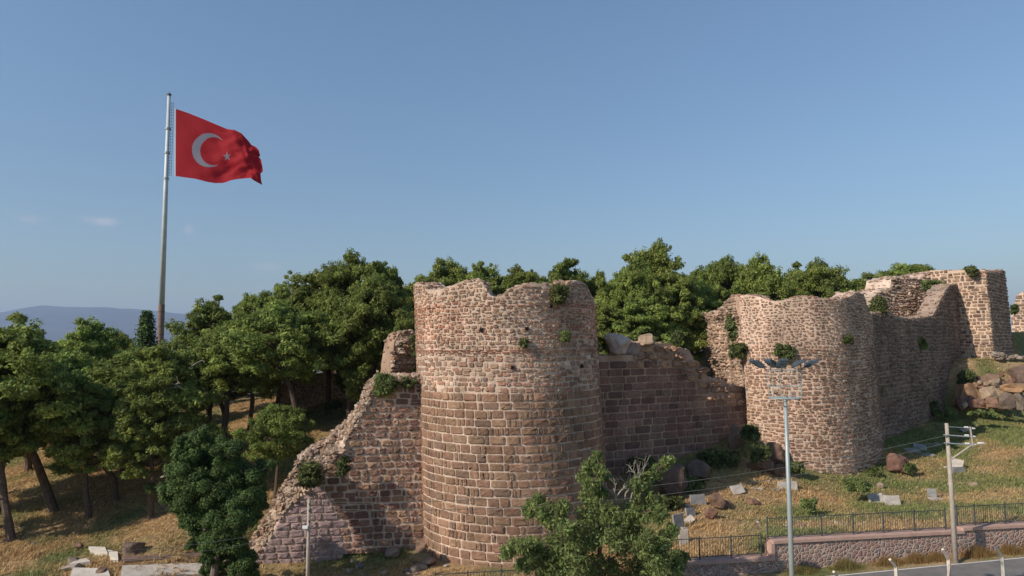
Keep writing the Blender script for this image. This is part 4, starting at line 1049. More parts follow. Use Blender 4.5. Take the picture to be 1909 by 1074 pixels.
# ------------------------------------------------------------------ boulders, stones, slabs
def rock(px, py, Y, wpx, hpx, label, col, seed, sub=3, name='boulder', group=None, blocky=.4, z=None, dw=.8, sink=.25, air=False):
    """(px,py) is the middle of the stone; it rests on the ground unless air"""
    if not air and py > 0: Y = hit(px, py + hpx * .35, Y)
    x = X(px, Y); w = wpx / F * Y / 2; h = hpx / F * Y / 2
    c = P(px, py, Y) if air else np.array([x, Y, gz(x, Y) + h * (1 - sink)])
    m = MB(); blob(m, (0, 0, 0), (w, w * dw, h), sub, seed, .28, np.array(col), blocky, rotm('Y', (seed % 7 - 3) * .06))
    o = m.build(name, MM['rock']); o.location = [float(t) for t in c]; tag(o, label, 'rock', group); return o
BR = (.27, .17, .12); PK = (.33, .19, .14); GY_ = (.34, .29, .24); TN = (.50, .38, .27); OR = (.46, .28, .16); WH = (.62, .56, .48)
rock(1663, 866, 51.5, 40, 44, 'rounded red boulder at the right foot of the second tower', (.30, .165, .125), 3)
rock(1152, 642, 46.9, 46, 38, 'pale grey boulder balanced on the red block wall beside the round tower', (.72, .60, .53), 12, air=True, blocky=.55)
rock(1206, 634, 48.2, 34, 20, 'tan capstone on the red block wall next to the grey boulder', TN, 15, air=True, blocky=.7)
rock(1328, 937, 42.0, 34, 30, 'brown boulder on the bank beside the grey slabs', BR, 17)
rock(1348, 940, 41.5, 16, 16, 'small reddish block right of the brown boulder', PK, 18, 2, blocky=.8)
rock(1394, 937, 42.0, 24, 12, 'flat reddish stone lying on the bank', PK, 19, 2)
rock(1316, 960, 40.5, 24, 22, 'pinkish boulder half sunk in dry grass', PK, 20)
rock(1365, 820, 51.0, 30, 50, 'upright rock at the foot of the second tower corner', (.30, .20, .15), 21)
rock(1440, 850, 48.6, 34, 44, 'rock outcrop leaning on the left foot of the second tower', BR, 22)
rock(1410, 868, 47.6, 46, 30, 'brown outcrop with a dark hollow on the bank', BR, 23)
rock(1445, 875, 47.6, 34, 26, 'brown rock beside the hollow outcrop', BR, 24)
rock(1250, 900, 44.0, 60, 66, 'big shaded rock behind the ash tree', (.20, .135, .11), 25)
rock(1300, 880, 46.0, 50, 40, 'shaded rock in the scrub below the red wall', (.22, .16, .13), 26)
rock(1628, 907, 44.5, 14, 12, 'pale pink stone in the grass in front of the second tower', (.46, .34, .27), 27, 2)
rock(1797, 904, 47.0, 18, 10, 'pale flat stone right of the concrete pole', TN, 28, 2)
rock(1790, 803, 60.0, 20, 8, 'flat pale stone near the pole top on the right slope', WH, 29, 2)
# rock pile right
pile = [(1806,738,66.5,44,44,OR,'orange-brown rock at the left end of the rock pile'),(1796,752,66,30,24,PK,'low reddish rock at the foot of the rock pile'),(1836,715,68.5,44,34,(.36,.24,.17),'brown rock in the upper middle of the rock pile'),
 (1850,716,67.2,36,18,TN,'pale ledge stone across the top of the rock pile'),(1842,732,66.2,38,24,TN,'tan block in the centre of the rock pile'),(1862,736,66,30,22,(.44,.32,.21),'tan rock right of the centre block'),
 (1852,752,64.5,26,22,(.38,.23,.16),'reddish block at the bottom of the rock pile'),(1870,722,68,24,26,BR,'brown rock in the right part of the pile'),(1820,755,65.2,30,20,PK,'small reddish rock low in the pile'),
 (1902,700,68,50,44,(.24,.165,.13),'large dark boulder at the right edge of the picture'),(1900,722,63.6,52,16,(.48,.30,.17),'flat orange slab forming a lintel at the right edge'),(1878,745,63.8,26,34,(.26,.20,.16),'left stone propping the orange slab'),
 (1904,748,63.4,24,36,(.30,.25,.2),'right stone propping the orange slab'),(1890,760,64.2,24,10,(.34,.27,.21),'small stone at the foot of the propped slab')]
for i, (px, py, Y, w, h, c, lab) in enumerate(pile):
    rock(px, py, Y, w * 1.0, h * 1.0, lab, c, 300 + i, 3, air=True, group='rocks of the pile below the square tower', blocky=.7)
g = np.random.default_rng(78)
for i in range(34):
    px = g.uniform(1792, 1906); py = g.uniform(694, 764); rock(px, py, 69.0 - (py - 694) / 70 * 4.6, g.uniform(8, 18), g.uniform(7, 14), f'small {tone([PK, TN, BR, OR][i % 4])} block in the rock pile beside {near("pile", px)}', [PK, TN, BR, OR][i % 4], 350 + i, 2, 'broken_stone', 'small blocks in the rock pile', air=True, blocky=.7)
g = np.random.default_rng(77)
for i in range(14):
    px = 1850 + i * 4.2 + g.normal() * 2; py = 664 + g.normal() * 4; rock(px, py, 69.0, g.uniform(8, 16), g.uniform(6, 10), f'{tone(PAL_CORE[i % 5])} fallen block near {near("heap", px)}', PAL_CORE[i % 5], 400 + i, 2, 'fallen_stone', 'fallen blocks by the square tower', air=True)
# rubble at foot of left curtain and tower
for i, (px, py, Y, w, h, c, lab) in enumerate([(735,1034,38.9,40,30,(.36,.29,.23),'grey boulder in the rubble at the foot of the broken wall'),(663,1048,38.2,14,14,(.42,.36,.29),'pale stone near the hole at the wall foot'),(675,1056,38.0,20,20,(.22,.22,.22),'dark bluish rock near the wall foot'),
      (790,1020,39.6,40,40,(.38,.25,.18),'reddish rock wedged between wall and round tower'),(800,1050,38.0,40,24,(.36,.26,.2),'earthy rock at the left foot of the round tower'),(780,1060,36.8,46,22,(.30,.25,.21),'grey rock before the tower foot'),(832,1056,36.4,12,8,WH,'small white stone at the tower foot')]):
    rock(px, py, Y, w * .72, h * .62, lab, c, 500 + i, 3, sink=.1)
for i in range(18):
    px = g.uniform(650, 800); Y = g.uniform(37.2, 40.4); rock(px, 0, Y, g.uniform(7, 17), g.uniform(5, 12), f'small {tone(PAL_CORE[i % 5])} rubble stone by {near("foot", px)}', PAL_CORE[i % 5], 520 + i, 1, 'rubble_stone', 'rubble at the foot of the broken wall')
for i in range(40):
    px = g.uniform(1275, 1909); Y = g.uniform(37.5, 54); rock(px, 0, Y, g.uniform(3.5, 9), g.uniform(2.5, 6), f'small {tone([WH, TN, PK, GY_][i % 4])} stone near {near("right", px)}', [WH, TN, PK, GY_][i % 4], 560 + i, 1, 'loose_stone', 'stones scattered on the right slope')
for i in range(28):
    px = g.uniform(1380, 1490) if i % 2 else g.uniform(1500, 1600); Y = g.uniform(38.2, 40.6); rock(px, 0, Y, g.uniform(4, 11), g.uniform(3, 8), f'{tone([WH, GY_, PK][i % 3])} rubble behind the fence by {near("fence", px)}', [WH, GY_, PK][i % 3], 640 + i, 1, 'loose_stone', 'stones just behind the fence')
for i in range(30):
    px = g.uniform(0, 460); Y = g.uniform(37, 50); rock(px, 0, Y, g.uniform(4, 12), g.uniform(2.5, 6), f'small {tone([TN, GY_, BR, TN][i % 4])} stone near {near("left", px)}', [TN, GY_, BR, TN][i % 4], 700 + i, 1, 'loose_stone', 'stones scattered on the left slope')
for i, (px, py, Y, w, h, c, lab) in enumerate([(262,1022,39.5,44,22,(.25,.18,.14),'dark reddish rock lying in the grass above the concrete ledge'),(165,1018,40.5,14,12,BR,'small brown rock left of the pale kerb'),(155,1045,38.4,26,14,(.30,.24,.19),'broken brown stone near the bottom left'),(150,1056,37.8,40,10,(.52,.44,.36),'pale flat broken slab near the bottom left'),(205,1068,37.0,20,16,BR,'brown stone at the foot of the pale pillar'),(550,722,64,16,18,WH,'pale block near the ruined wall among pines'),(530,735,62,24,8,WH,'pale flat stone under the pines left of the ruined wall')]):
    rock(px, py, Y, w, h, lab, c, 760 + i, 3)

def slab(px, py, Y, w, h, t, rx, ry, rz, label, material='slab', group='flat stone slabs lying in the grass', name='stone_slab', dz=0, seed=0):
    Y0 = Y; Y = hit(px, py + h / Y * F * .5 * abs(math.sin(R(rx))), Y); w *= Y / Y0; h *= Y / Y0
    c = P(px, py, Y); x = c[0]; zc = max(c[2], gz(x, Y) - .05)
    g = np.random.default_rng(int(px)); n = 8
    # chipped rectangle with bevel
    e = np.array([(-1, -1), (-.2, -1.02), (.9, -1), (1, -.9), (1.0, .3), (.97, 1), (.2, .98), (-.95, 1), (-1, .8), (-1.01, -.2)], float) * np.array([w / 2, h / 2])
    e += g.normal(size=e.shape) * .012; k = len(e); m = MB()
    v = np.concatenate([np.c_[e * .97, np.full(k, t / 2)], np.c_[e, np.full(k, t / 2 - .02)], np.c_[e, np.full(k, -t / 2)], [[0, 0, t / 2], [0, 0, -t / 2]]])
    q = []; tr_ = []
    for i in range(k):
        j = (i + 1) % k; q += [[k + i, k + j, j, i], [2 * k + i, 2 * k + j, k + j, k + i]]; tr_ += [[i, j, 3 * k], [2 * k + j, 2 * k + i, 3 * k + 1]]
    m.add(v, q, tr_); o = m.build(name, MM[material]); o.location = (x, Y, zc); o.rotation_euler = (R(rx), R(ry), R(rz)); tag(o, label, 'slab', group)
slab(1375, 912, 43.2, .85, .62, .09, 50, -6, 18, 'tilted white slab left of the lamp mast')
slab(1406, 910, 43.5, .95, .3, .07, 12, 0, -4, 'narrow white slab lying flat between two upright ones')
slab(1468, 906, 43.8, 1.22, .55, .1, 78, 0, 0, 'white slab crossed by the lamp mast pole')
slab(1446, 913, 43.0, .4, .3, .07, 25, 0, 10, 'little grey slab left of the slab behind the mast', 'grey_slab')
slab(1633, 930, 41.8, .92, .66, .1, 58, -4, -4, 'left one of two white slabs lying side by side')
slab(1663, 933, 41.7, .92, .62, .1, 62, 2, -2, 'right one of two white slabs lying side by side')
slab(1737, 920, 42.6, .48, .6, .08, 80, 0, -25, 'upright grey gravestone left of the concrete pole', 'grey_slab')
slab(1745, 931, 41.9, .7, .5, .07, 12, 0, 12, 'white slab lying at the foot of the grey gravestone')
slab(1782, 866, 50.5, .9, .9, .12, 55, 12, -40, 'leaning pale slab of the broken tomb right of the pole')
slab(1787, 876, 49.8, 1.0, .4, .12, 85, 0, 10, 'low grey side slab of the broken tomb right of the pole', 'grey_slab')
slab(1770, 872, 50.3, .7, .4, .1, 20, 0, 20, 'pale slab lying left against the broken tomb')
slab(1301, 932, 41.9, 1.0, .65, .1, 76, 0, 12, 'grey upright slab at the edge of the shaded bank', 'grey_slab')
slab(1284, 943, 41.0, .55, .3, .08, 15, 10, 20, 'small white slab under the grey upright one')
slab(1287, 955, 40.0, .65, .5, .1, 72, 0, 30, 'brown-grey slab leaning behind the tall headstone', 'grey_slab')
slab(1265, 974, 37.6, .75, .9, .1, 82, 0, 32, 'tall dark headstone above the left fence', 'grey_slab')
slab(1284, 970, 38.0, .6, .4, .07, 40, -35, 10, 'pointed white slab propped beside the tall headstone')
slab(1274, 1002, 36.3, .5, .75, .1, 85, 0, 8, 'narrow pale slab at the end of the left fence', 'slab')
slab(1278, 986, 37.0, .5, .3, .06, 20, 10, 30, 'little white slab between headstone and fence')
slab(1700, 840, 56.5, 1.2, .7, .12, 20, 0, 15, 'grey slab lying in the shade right of the second tower', 'grey_slab')
slab(1715, 834, 57.5, 1.0, .8, .12, 30, 8, -20, 'second grey slab in the shade right of the second tower', 'grey_slab')
slab(1740, 830, 57.5, 1.2, .6, .12, 14, -6, 5, 'flat brown-grey slab at the right end of the shaded group', 'grey_slab')
slab(1724, 848, 54.5, 1.4, .5, .1, 12, 0, -6, 'long slab at the front of the shaded group', 'grey_slab')
slab(235, 718, 70, .1, .1, .1, 0, 0, 0, 'tiny pale block between pine trunks on the left ridge')
# concrete remains bottom left
def prism(name, pts, z0, z1, label, material, slope=None):
    m = MB(); n = len(pts); p = np.array(pts, float); c = p.mean(0); g = np.random.default_rng(len(label))
    tz = z1 if np.ndim(z1) else np.full(n, z1)
    v = np.concatenate([np.c_[p, np.full(n, z0)], np.c_[p, tz], [[*c, np.mean(tz)]]]); v[:, :2] -= 0
    q = [[i, (i + 1) % n, n + (i + 1) % n, n + i] for i in range(n)]; t = [[n + i, n + (i + 1) % n, 2 * n] for i in range(n)]
    m.add(v, q, t); return tag(m.build(name, MM[material]), label, 'ruin')
def wall_face(*a): pass
def ppoly(lst): return [tuple(P(a, b, hit(a, b, c))[:2]) for a, b, c in lst]
def pz(lst): return np.array([P(a, b, hit(a, b, c))[2] + .22 for a, b, c in lst])
for nm, lab, pts, matl in [
  ('concrete_kerb', 'pale broken kerb lying in the grass at the bottom left', [(165,1026,40.4),(195,1027,40.2),(200,1037,39.2),(170,1034,39.4)], 'pale_concrete'),
  ('concrete_kerb', 'short pale block ending the broken kerb at the bottom left', [(200,1032,39.6),(219,1036,39.3),(220,1050,38.0),(206,1046,38.2)], 'pale_concrete'),
  ('concrete_ledge', 'long pale concrete ledge at the bottom left edge of the picture', [(228,1062,37.4),(378,1057,37.8),(384,1078,36.2),(224,1084,35.9)], 'pale_concrete'),
  ('concrete_slab', 'pale slab cut by the lower picture edge at the left', [(136,1066,37.2),(200,1068,37.0),(205,1082,35.8),(130,1082,35.8)], 'pale_concrete'),
  ('concrete_slab', 'broken light slab among stones at the bottom left', [(140,1052,38.6),(160,1048,38.8),(168,1054,38.2),(128,1060,37.8)], 'pale_concrete'),
  ('earth_step', 'dark earth step crossing the grass above the concrete ledge', [(228,1044,39.3),(378,1038,39.6),(384,1044,38.9),(232,1054,38.3)], 'rust')]:
    z = pz(pts) + .0; prism(nm, ppoly(pts), float(z.min()) - .9, z, lab, matl)

# ------------------------------------------------------------------ flagpole and flag
FY = 92.0
pb = P(299.5, 615, FY); pt = P(315.5, 178, FY)
fx = (pb[0] + pt[0]) / 2; zt = pt[2]; zg = gz(fx, FY); zc = P(300, 568, FY)[2]
fp_ = empty('flagpole', (fx, FY, zg), 'very tall tapering grey steel flagpole rising behind the pines', 'flagpole')
tz = lambda z: (0, 0, z - zg)
m = MB(); m.tube([tz(zc), tz((zc + zt) / 2), tz(zt)], [.37, .30, .21], 16); m.build('pole_shaft', MM['pale_steel'], fp_, smooth=True)
m = MB(); m.tube([tz(zg - .5), tz(zc - .01)], [.43, .40], 16)
for k in range(14): zz = zg + (zc - zg) * k / 14; m.tube([tz(zz), tz(zz + .08)], [.45, .45], 16)
m.build('lower_casing', MM['rust'], fp_)
m = MB(); m.tube([tz(zt), tz(zt + .25)], [.3, .26], 12); m.tube([tz(zt + .25), tz(zt + .6)], [.03, .02], 5); m.build('finial', MM['dark_steel'], fp_)
z1, z0 = P(320, 190, FY)[2], P(320, 327, FY)[2]
zcl = P(310, 333, FY)[2]
m = MB()
for zz in (zcl, P(310, 285, FY)[2], P(310, 240, FY)[2]): m.tube([tz(zz - .12), tz(zz + .12)], [.37, .37], 12)
m.build('clamp_ring', MM['steel'], fp_)
m = MB()
for dx in (.42, .68): m.tube([(dx, 0, z0 - zg), (dx, 0, z1 - zg)], [.025, .025], 4)
zz = z0
while zz < z1: m.tube([(.2, 0, zz - zg), (.68, 0, zz - zg)], [.022, .022], 4); zz += .42
m.build('climbing_ladder', MM['dark_steel'], fp_)
# flag
topc = [(325,202),(350,210),(380,222),(400,231),(420,240),(437,243),(450,249),(458,257),(463,266),(474,272),(481,279),(483,290),(487,300),(488,322),(489,345)]
botc = [(325,328),(345,331),(365,334),(385,339),(400,341),(415,340),(430,336),(445,333),(460,333),(470,334),(478,340),(489,346)]
tU = np.array([0,.12,.28,.38,.48,.57,.64,.70,.75,.81,.87,.92,.96,.99,1.0]); 
bU = np.linspace(0, 1, len(botc))
NU, NV = 330, 220
u = np.linspace(0, 1, NU); v = np.linspace(0, 1, NV)
# top edge reaches the fly corner at (483,285); the fly edge hangs from there
TE = np.array([(325,202),(350,210),(380,222),(405,233),(425,241),(440,244),(452,250),(460,260),(466,268),(476,273),(482,280)]); 
FE = [(482,280),(481,286),(478,289),(484,296),(487,305),(488,318),(486,324),(488,332),(489,345)]
tx_ = np.interp(u, np.linspace(0, 1, len(TE)), TE[:, 0]); ty_ = np.interp(u, np.linspace(0, 1, len(TE)), TE[:, 1])
bc = np.array(botc); bx_ = np.interp(u, bU, bc[:, 0]); by_ = np.interp(u, bU, bc[:, 1])
fe = np.array(FE); fex = np.interp(v, np.linspace(0, 1, len(fe)), fe[:, 0]); fey = np.interp(v, np.linspace(0, 1, len(fe)), fe[:, 1])
Ug, Vg = np.meshgrid(u, v, indexing='ij')
lx = tx_[:, None] * (1 - Vg) + bx_[:, None] * Vg; ly = ty_[:, None] * (1 - Vg) + by_[:, None] * Vg
ex = fex - (TE[-1, 0] * (1 - v) + bc[-1, 0] * v); ey = fey - (TE[-1, 1] * (1 - v) + bc[-1, 1] * v)
lx = lx + ex[None] * Ug ** 6; ly = ly + ey[None] * Ug ** 6
wave = (Ug ** .8) * (1.05 * np.sin(Ug * 8.5 - Vg * 3.0 + .4) + .38 * np.sin(Ug * 19 + Vg * 7) + .16 * np.sin(Ug * 38 - Vg * 16)) + .9 * Ug * fbm(Ug * 3, Vg * 3.2, 0, 1.4, 4, 13)
wave += .10 * np.sin((Vg * 1.3 + Ug) * 22) * Ug
dirv = fwd[None, None] + rt[None, None] * ((lx - 954.5) / F)[..., None] + upv[None, None] * ((537 - ly) / F)[..., None]
pos = dirv / dirv[..., 1:2] * FY; pos[..., 1] += wave * .6
# emblem drawn in the cloth: measured in photo pixels of the unrolled cloth
ca_, cb_ = (389.0, 279.0), (399.0, 281.0)
d1 = np.hypot((lx - 388.5) / 30.5, (ly - 279.5) / 32.0); d2_ = np.hypot((lx - 397.0) / 24.5, (ly - 281.0) / 26.5)
cres = (d1 < 1) & (d2_ > 1)
sx_, sy_ = lx - 423, -(ly - 291.5); rr_ = np.hypot(sx_, sy_ * .92) + 1e-6; an = np.arctan2(sy_, sx_) - math.pi / 2
a5 = np.mod(an + math.pi / 5, 2 * math.pi / 5) - math.pi / 5
Rs, rs_ = 8.2, 3.0; qx, qy = rr_ * np.cos(np.abs(a5)), rr_ * np.sin(np.abs(a5))
ix, iy = rs_ * math.cos(math.pi / 5), rs_ * math.sin(math.pi / 5)
star = ((Rs - qx) * iy - qy * (Rs - ix)) > 0
red = np.array([.42, .013, .022]); wht = np.array([.30, .285, .34])
colr = np.where((cres | star)[..., None], wht, red)
colr = np.where((Ug < .012)[..., None], np.array([.75, .75, .78]), colr)
org = np.array([P(325, 265, FY)[0], FY, P(325, 265, FY)[2]])
ii = (np.arange(NU - 1)[:, None] * NV + np.arange(NV - 1)[None]).ravel()
m = MB(); m.add((pos - org).reshape(-1, 3), np.c_[ii, ii + 1, ii + NV + 1, ii + NV], col=colr.reshape(-1, 3))
cloth = leaf_mat('flag_cloth', (1, 1, 1), (1, 1, 1), trans=.45, objrand=0, hue=0)
fo = m.build('flag', cloth, smooth=True); fo.location = org
tag(fo, 'red flag with white crescent and star flying from the tall pole', 'flag')

# ------------------------------------------------------------------ floodlight mast
LY = 24.5
mx_, mz0 = X(1471, LY), None
pmt = P(1463.5, 742, LY); pmb = P(1477, 1070, LY)
lxm = (pmt[0] + pmb[0]) / 2; zb = -11.6
mast = empty('floodlight_mast', (lxm, LY, zb), 'tall grey lighting mast with a ring of five floodlights in front of the second tower', 'lamp post')
q = lambda dx, dy, z: (dx, dy, z - zb)
zp = pmt[2]; zr = P(1463, 690, LY)[2]
m = MB(); m.tube([q(0, 0, zb), q(0, 0, -6), q(0, 0, zp - .02)], [.10, .085, .058], 14); m.build('mast_pole', MM['steel'], mast, smooth=True)
m = MB()
rr = .56; ringp = [(rr * math.cos(a), rr * .8 * math.sin(a)) for a in np.linspace(0, 2 * math.pi, 25)]
m.tube([q(a, b, zp) for a, b in ringp], .022, 5, cap=False)
for a in np.linspace(0, math.pi, 7)[:-1]: m.tube([q(-rr * math.cos(a), -rr * .8 * math.sin(a), zp), q(rr * math.cos(a), rr * .8 * math.sin(a), zp)], .015, 4)
m.tube([q(0, 0, zp - .12), q(0, 0, zp + .06)], .09, 10); m.build('service_platform', MM['steel'], mast)
m = MB()
r2 = .62; 
for zz, r_ in ((zr, r2), (zp + .42, .6)): m.tube([q(r_ * math.cos(a), r_ * .8 * math.sin(a), zz) for a in np.linspace(0, 2 * math.pi, 25)], .011, 5, cap=False)
for a in np.linspace(0, 2 * math.pi, 13)[:-1]: m.tube([q(rr * math.cos(a), rr * .8 * math.sin(a), zp), q(r2 * math.cos(a), r2 * .8 * math.sin(a), zr)], .009, 4)
m.build('guard_cage', MM['steel'], mast)
for px, py, ang_, yo in ((1411, 678, -82, 0.1), (1438, 677, -58, -.2), (1458.5, 677, -4, -.45), (1489, 677, 58, -.2), (1513, 677, 80, 0.1)):
    c = P(px, py, LY + yo); a = R(ang_)
    ra = np.array([math.sin(a), -math.cos(a), 0]); oa = ra * math.cos(R(30)) + np.array([0, 0, math.sin(R(30))]); ta = np.array([math.cos(a), math.sin(a), 0]); na = np.cross(oa, ta) * -1
    if na[2] > 0: na = -na
    rm = np.stack([ta, -na, oa], 1)
    if np.linalg.det(rm) < 0: rm[:, 0] *= -1
    m = MB(); m.box(np.array(q(c[0] - lxm, c[1] - LY, c[2])), (.36, .10, .50), rm, taper=.8); m.box(np.array(q(c[0] - lxm, c[1] - LY, c[2])) + rm @ np.array([0, .075, -.06]), (.2, .05, .24), rm)
    o = m.build('floodlight', MM['lamp_metal'], mast)
    m = MB(); m.box(np.array(q(c[0] - lxm, c[1] - LY, c[2])) + rm @ np.array([0, -.056, 0]), (.28, .012, .40), rm); m.build('lens', MM['glass'], o)
    m = MB(); e = np.array([c[0] - lxm, c[1] - LY]); e = e / (np.linalg.norm(e) + 1e-6) * r2 * .97
    m.tube([q(e[0], e[1] * .9, zr), q((e[0] + c[0] - lxm) / 2, (e[1] + c[1] - LY) / 2, c[2] - .1), q(c[0] - lxm, c[1] - LY, c[2])], .02, 5); m.build('bracket', MM['dark_steel'], o)

# ------------------------------------------------------------------ poles and cables
UY = 34.4
ub = P(1780, 1030, UY); ut = P(1764.5, 789, UY); ux = (ub[0] + ut[0]) / 2 + .05
zb = float(road_z(sq(ux, UY)[0])) - .1
up_ = empty('utility_pole', (ux, UY, zb), 'pale concrete utility pole with three arms beside the retaining wall', 'utility pole')
q = lambda dx, dy, z: (dx, dy, z - zb)
lean_ = ut[0] - ux
m = MB(); m.tube([q(.0, 0, zb - .5), q(-.02, 0, (zb + ut[2]) / 2), q(lean_, 0, ut[2])], [.13, .11, .08], 12); m.build('pole_shaft', MM['concrete'], up_, smooth=True)
zarm = [P(1764, 795, UY)[2], P(1764, 810, UY)[2], P(1764, 825, UY)[2]]; ex1 = P(1805, 800, UY)[0] - ux
for zz in zarm[1:]:
    m = MB(); m.tube([q(lean_ - .25, -.14, zz), q(ex1 + .2, -.14, zz - .12)], .035, 6); m.build('cross_arm', MM['steel'], up_)
m = MB(); m.tube([q(lean_, -.14, zarm[0]), q(ex1 + .1, -.14, zarm[0] - .08)], .018, 5); m.build('cross_arm', MM['steel'], up_)
m = MB(); m.tube([q(ex1, -.16, zarm[0]), q(ex1 + .08, -.16, zarm[2] - .18)], .045, 6); m.build('hanger_post', MM['concrete'], up_)
m = MB(); m.tube([q(lean_ + .1, -.1, P(1770, 855, UY)[2]), q(ex1 + .02, -.14, zarm[2] - .12)], .045, 6); m.build('diagonal_brace', MM['concrete'], up_)
for zz in zarm:
    m = MB(); m.tube([q(ex1 - .28, -.14, zz - .02), q(ex1 - .1, -.14, zz - .04)], [.035, .05], 7); m.tube([q(ex1 + .1, -.14, zz - .08), q(ex1 + .24, -.14, zz - .10)], [.05, .035], 7); m.build('insulator', MM['white'], up_)
m = MB(); hd = P(1823, 826, UY); blob(m, q(hd[0] - ux, -.2, hd[2]), (.2, .11, .07), 2, 5, .05, blocky=.2, rot=np.eye(3)); m.build('street_lamp_head', MM['white'], up_)
# left pole
VY = 34.0
vb = P(576, 1074, VY); vt = P(574, 930, VY); vx = (vb[0] + vt[0]) / 2; zb2_ = gz(vx, VY)
vp = empty('utility_pole', (vx, VY, zb2_), 'slim concrete pole with a small white box before the purple repair blocks', 'utility pole')
m = MB(); m.tube([(0, 0, -.4), (0, 0, vt[2] - zb2_)], [.105, .075], 10); m.build('pole_shaft', MM['concrete'], vp, smooth=True)
m = MB(); c = P(572.5, 981, VY); m.box((c[0] - vx - .04, -.16, c[2] - zb2_), (.26, .14, .12)); m.box((c[0] - vx - .04, -.16, c[2] - zb2_ - .075), (.2, .1, .03)); m.build('junction_box', MM['white'], vp)
m = MB()
for py in (940, 952, 972): c = P(578, py, VY); m.tube([(.06, -.1, c[2] - zb2_ - .05), (.06, -.1, c[2] - zb2_ + .07)], [.04, .05], 6)
m.build('insulator', MM['dark_steel'], vp)
def cable(a, b, sag, label, r=.012):
    t = np.linspace(0, 1, 40)[:, None]; p = a + (b - a) * t; p[:, 2] -= sag * 4 * (t[:, 0] * (1 - t[:, 0]))
    m = MB(); m.tube(p - a, r, 4); o = m.build('power_cable', MM['cable'], None); o.location = [float(k) for k in a]; tag(o, label, 'cable', 'power cables')
cable(P(577, 936, VY), P(1764, 812, UY) , .95, 'upper cable sagging from the slim pole to the concrete pole at the right')
cable(P(577, 948, VY), P(1764, 826, UY), 1.1, 'lower cable sagging from the slim pole to the concrete pole at the right')
cable(P(577, 975, VY), P(200, 1028, 30.0), .25, 'upper cable crossing the dark leafy tree', .01)
cable(P(577, 986, VY), P(200, 1046, 30.0), .25, 'lower cable crossing the dark leafy tree', .01)

# ------------------------------------------------------------------ bent concrete fence posts in front of the road
for px, py, kx, ky, bx, lab in ((1554, 1066, 1562, 1075, 1564, 'leftmost bent post, only its tip above the picture edge'), (1659, 1043, 1670, 1056, 1672, 'second bent concrete post from the left by the road'),
                            (1757, 1024, 1768, 1042, 1768, 'third bent concrete post, below the concrete pole'), (1856, 1020, 1868, 1036, 1872, 'rightmost bent concrete post by the road')):
    Y = 31.2; a = P(px, py, Y - .3); k = P(kx, ky, Y); b = P(bx, 1090, Y); s, _ = sq(k[0], Y); z0 = -11.75
    root = empty('bent_post', (k[0], Y, z0), lab, 'post', 'bent concrete posts along the road')
    m = MB(); m.tube([(0.02, 0, -.4), (0, 0, k[2] - z0)], [.10, .085], 4); m.build('post_shaft', MM['pale_concrete'], root)
    m = MB(); m.tube([(0, 0, k[2] - z0 - .03), (a[0] - k[0], a[1] - k[1], a[2] - z0)], [.082, .07], 4); m.build('post_arm', MM['pale_concrete'], root)
    if px == 1757:
        m = MB(); m.tube([(-.02, -.1, k[2] - z0 - .2), (-.28, -.2, k[2] - z0 - 1.3)], [.06, .06], 4); m.build('post_brace', MM['concrete'], root)

# ------------------------------------------------------------------ sky with a few faint clouds
nt = W.node_tree; N, L = nt.nodes, nt.links
tcw = N.new('ShaderNodeTexCoord'); nz = N.new('ShaderNodeTexNoise'); nz.inputs['Scale'].default_value = 40; nz.inputs['Detail'].default_value = 5
L.new(tcw.outputs['Generated'], nz.inputs['Vector'])
sx = N.new('ShaderNodeSeparateXYZ'); L.new(tcw.outputs['Generated'], sx.inputs[0])
gr = N.new('ShaderNodeValToRGB'); cr = gr.color_ramp; cr.elements[0].position = 0.0; cr.elements[0].color = (.70, .73, .76, 1); cr.elements[1].position = .45; cr.elements[1].color = (1.0, 1.0, 1.0, 1)
e = cr.elements.new(.14); e.color = (.80, .82, .86, 1)
L.new(sx.outputs['Z'], gr.inputs['Fac'])
sm_ = N.new('ShaderNodeMix'); sm_.data_type = 'RGBA'; sm_.blend_type = 'MULTIPLY'; sm_.inputs['Factor'].default_value = 1
L.new(sky.outputs['Color'], sm_.inputs['A']); L.new(gr.outputs['Color'], sm_.inputs['B'])
prev = sm_.outputs['Result']
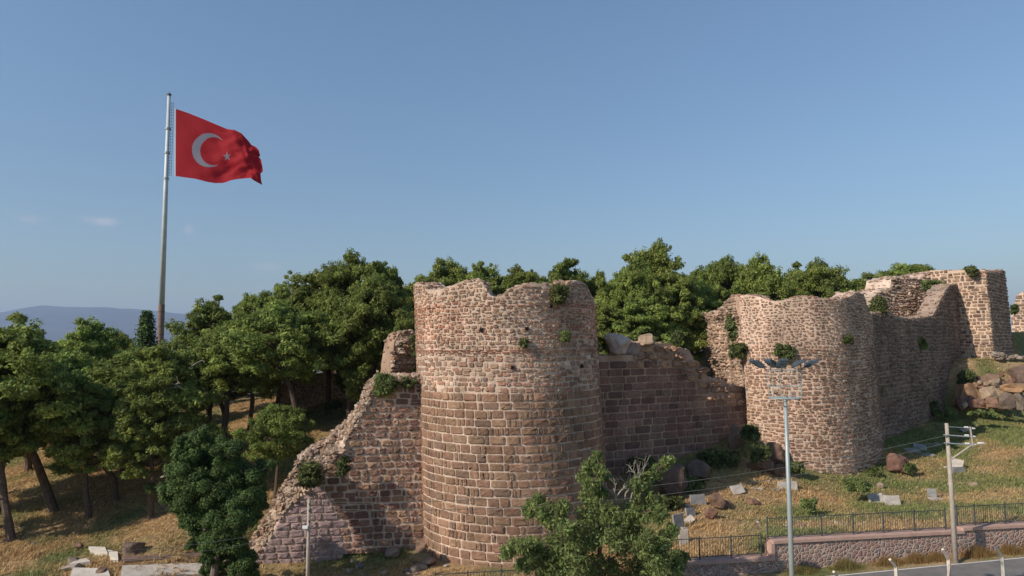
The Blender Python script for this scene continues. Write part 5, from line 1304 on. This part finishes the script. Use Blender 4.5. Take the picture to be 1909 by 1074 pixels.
for px, py, w, h, k in ((195, 412, .034, .010, .42), (352, 428, .014, .013, .3), (55, 408, .024, .008, .22), (497, 497, .030, .010, .2)):
    d = P(px, py, 1.0); d = d / np.linalg.norm(d)
    sub = N.new('ShaderNodeVectorMath'); sub.operation = 'SUBTRACT'; sub.inputs[1].default_value = d; L.new(tcw.outputs['Generated'], sub.inputs[0])
    scl = N.new('ShaderNodeVectorMath'); scl.operation = 'MULTIPLY'; scl.inputs[1].default_value = (1 / w, 1 / w, 1 / h); L.new(sub.outputs[0], scl.inputs[0])
    ln = N.new('ShaderNodeVectorMath'); ln.operation = 'LENGTH'; L.new(scl.outputs[0], ln.inputs[0])
    ad = N.new('ShaderNodeMath'); ad.operation = 'ADD'; L.new(ln.outputs['Value'], ad.inputs[0]); L.new(nz.outputs['Fac'], ad.inputs[1])
    mr = N.new('ShaderNodeMapRange'); mr.interpolation_type = 'SMOOTHSTEP'; mr.inputs['From Min'].default_value = .4; mr.inputs['From Max'].default_value = 1.4; mr.inputs['To Min'].default_value = k; mr.inputs['To Max'].default_value = 0
    L.new(ad.outputs[0], mr.inputs['Value'])
    mxx = N.new('ShaderNodeMix'); mxx.data_type = 'RGBA'; L.new(mr.outputs[0], mxx.inputs['Factor']); L.new(prev, mxx.inputs['A']); mxx.inputs['B'].default_value = (6.2, 5.4, 5.6, 1)
    prev = mxx.outputs['Result']
L.new(prev, SKY_IN)

# ------------------------------------------------------------------ haze
hz = MB(); hz.box((0, 9000, 400), (36000, 24000, 920))
hm = bpy.data.materials.new('haze_air'); hm.use_nodes = True; hn = hm.node_tree; hn.nodes.clear()
ho = hn.nodes.new('ShaderNodeOutputMaterial'); pv = hn.nodes.new('ShaderNodeVolumePrincipled'); pv.inputs['Density'].default_value = 8e-5; pv.inputs['Color'].default_value = (.55, .72, 1.0, 1); pv.inputs['Anisotropy'].default_value = .1
hn.links.new(pv.outputs[0], ho.inputs['Volume'])
ho_ = hz.build('haze', hm); tag(ho_, kind='stuff')
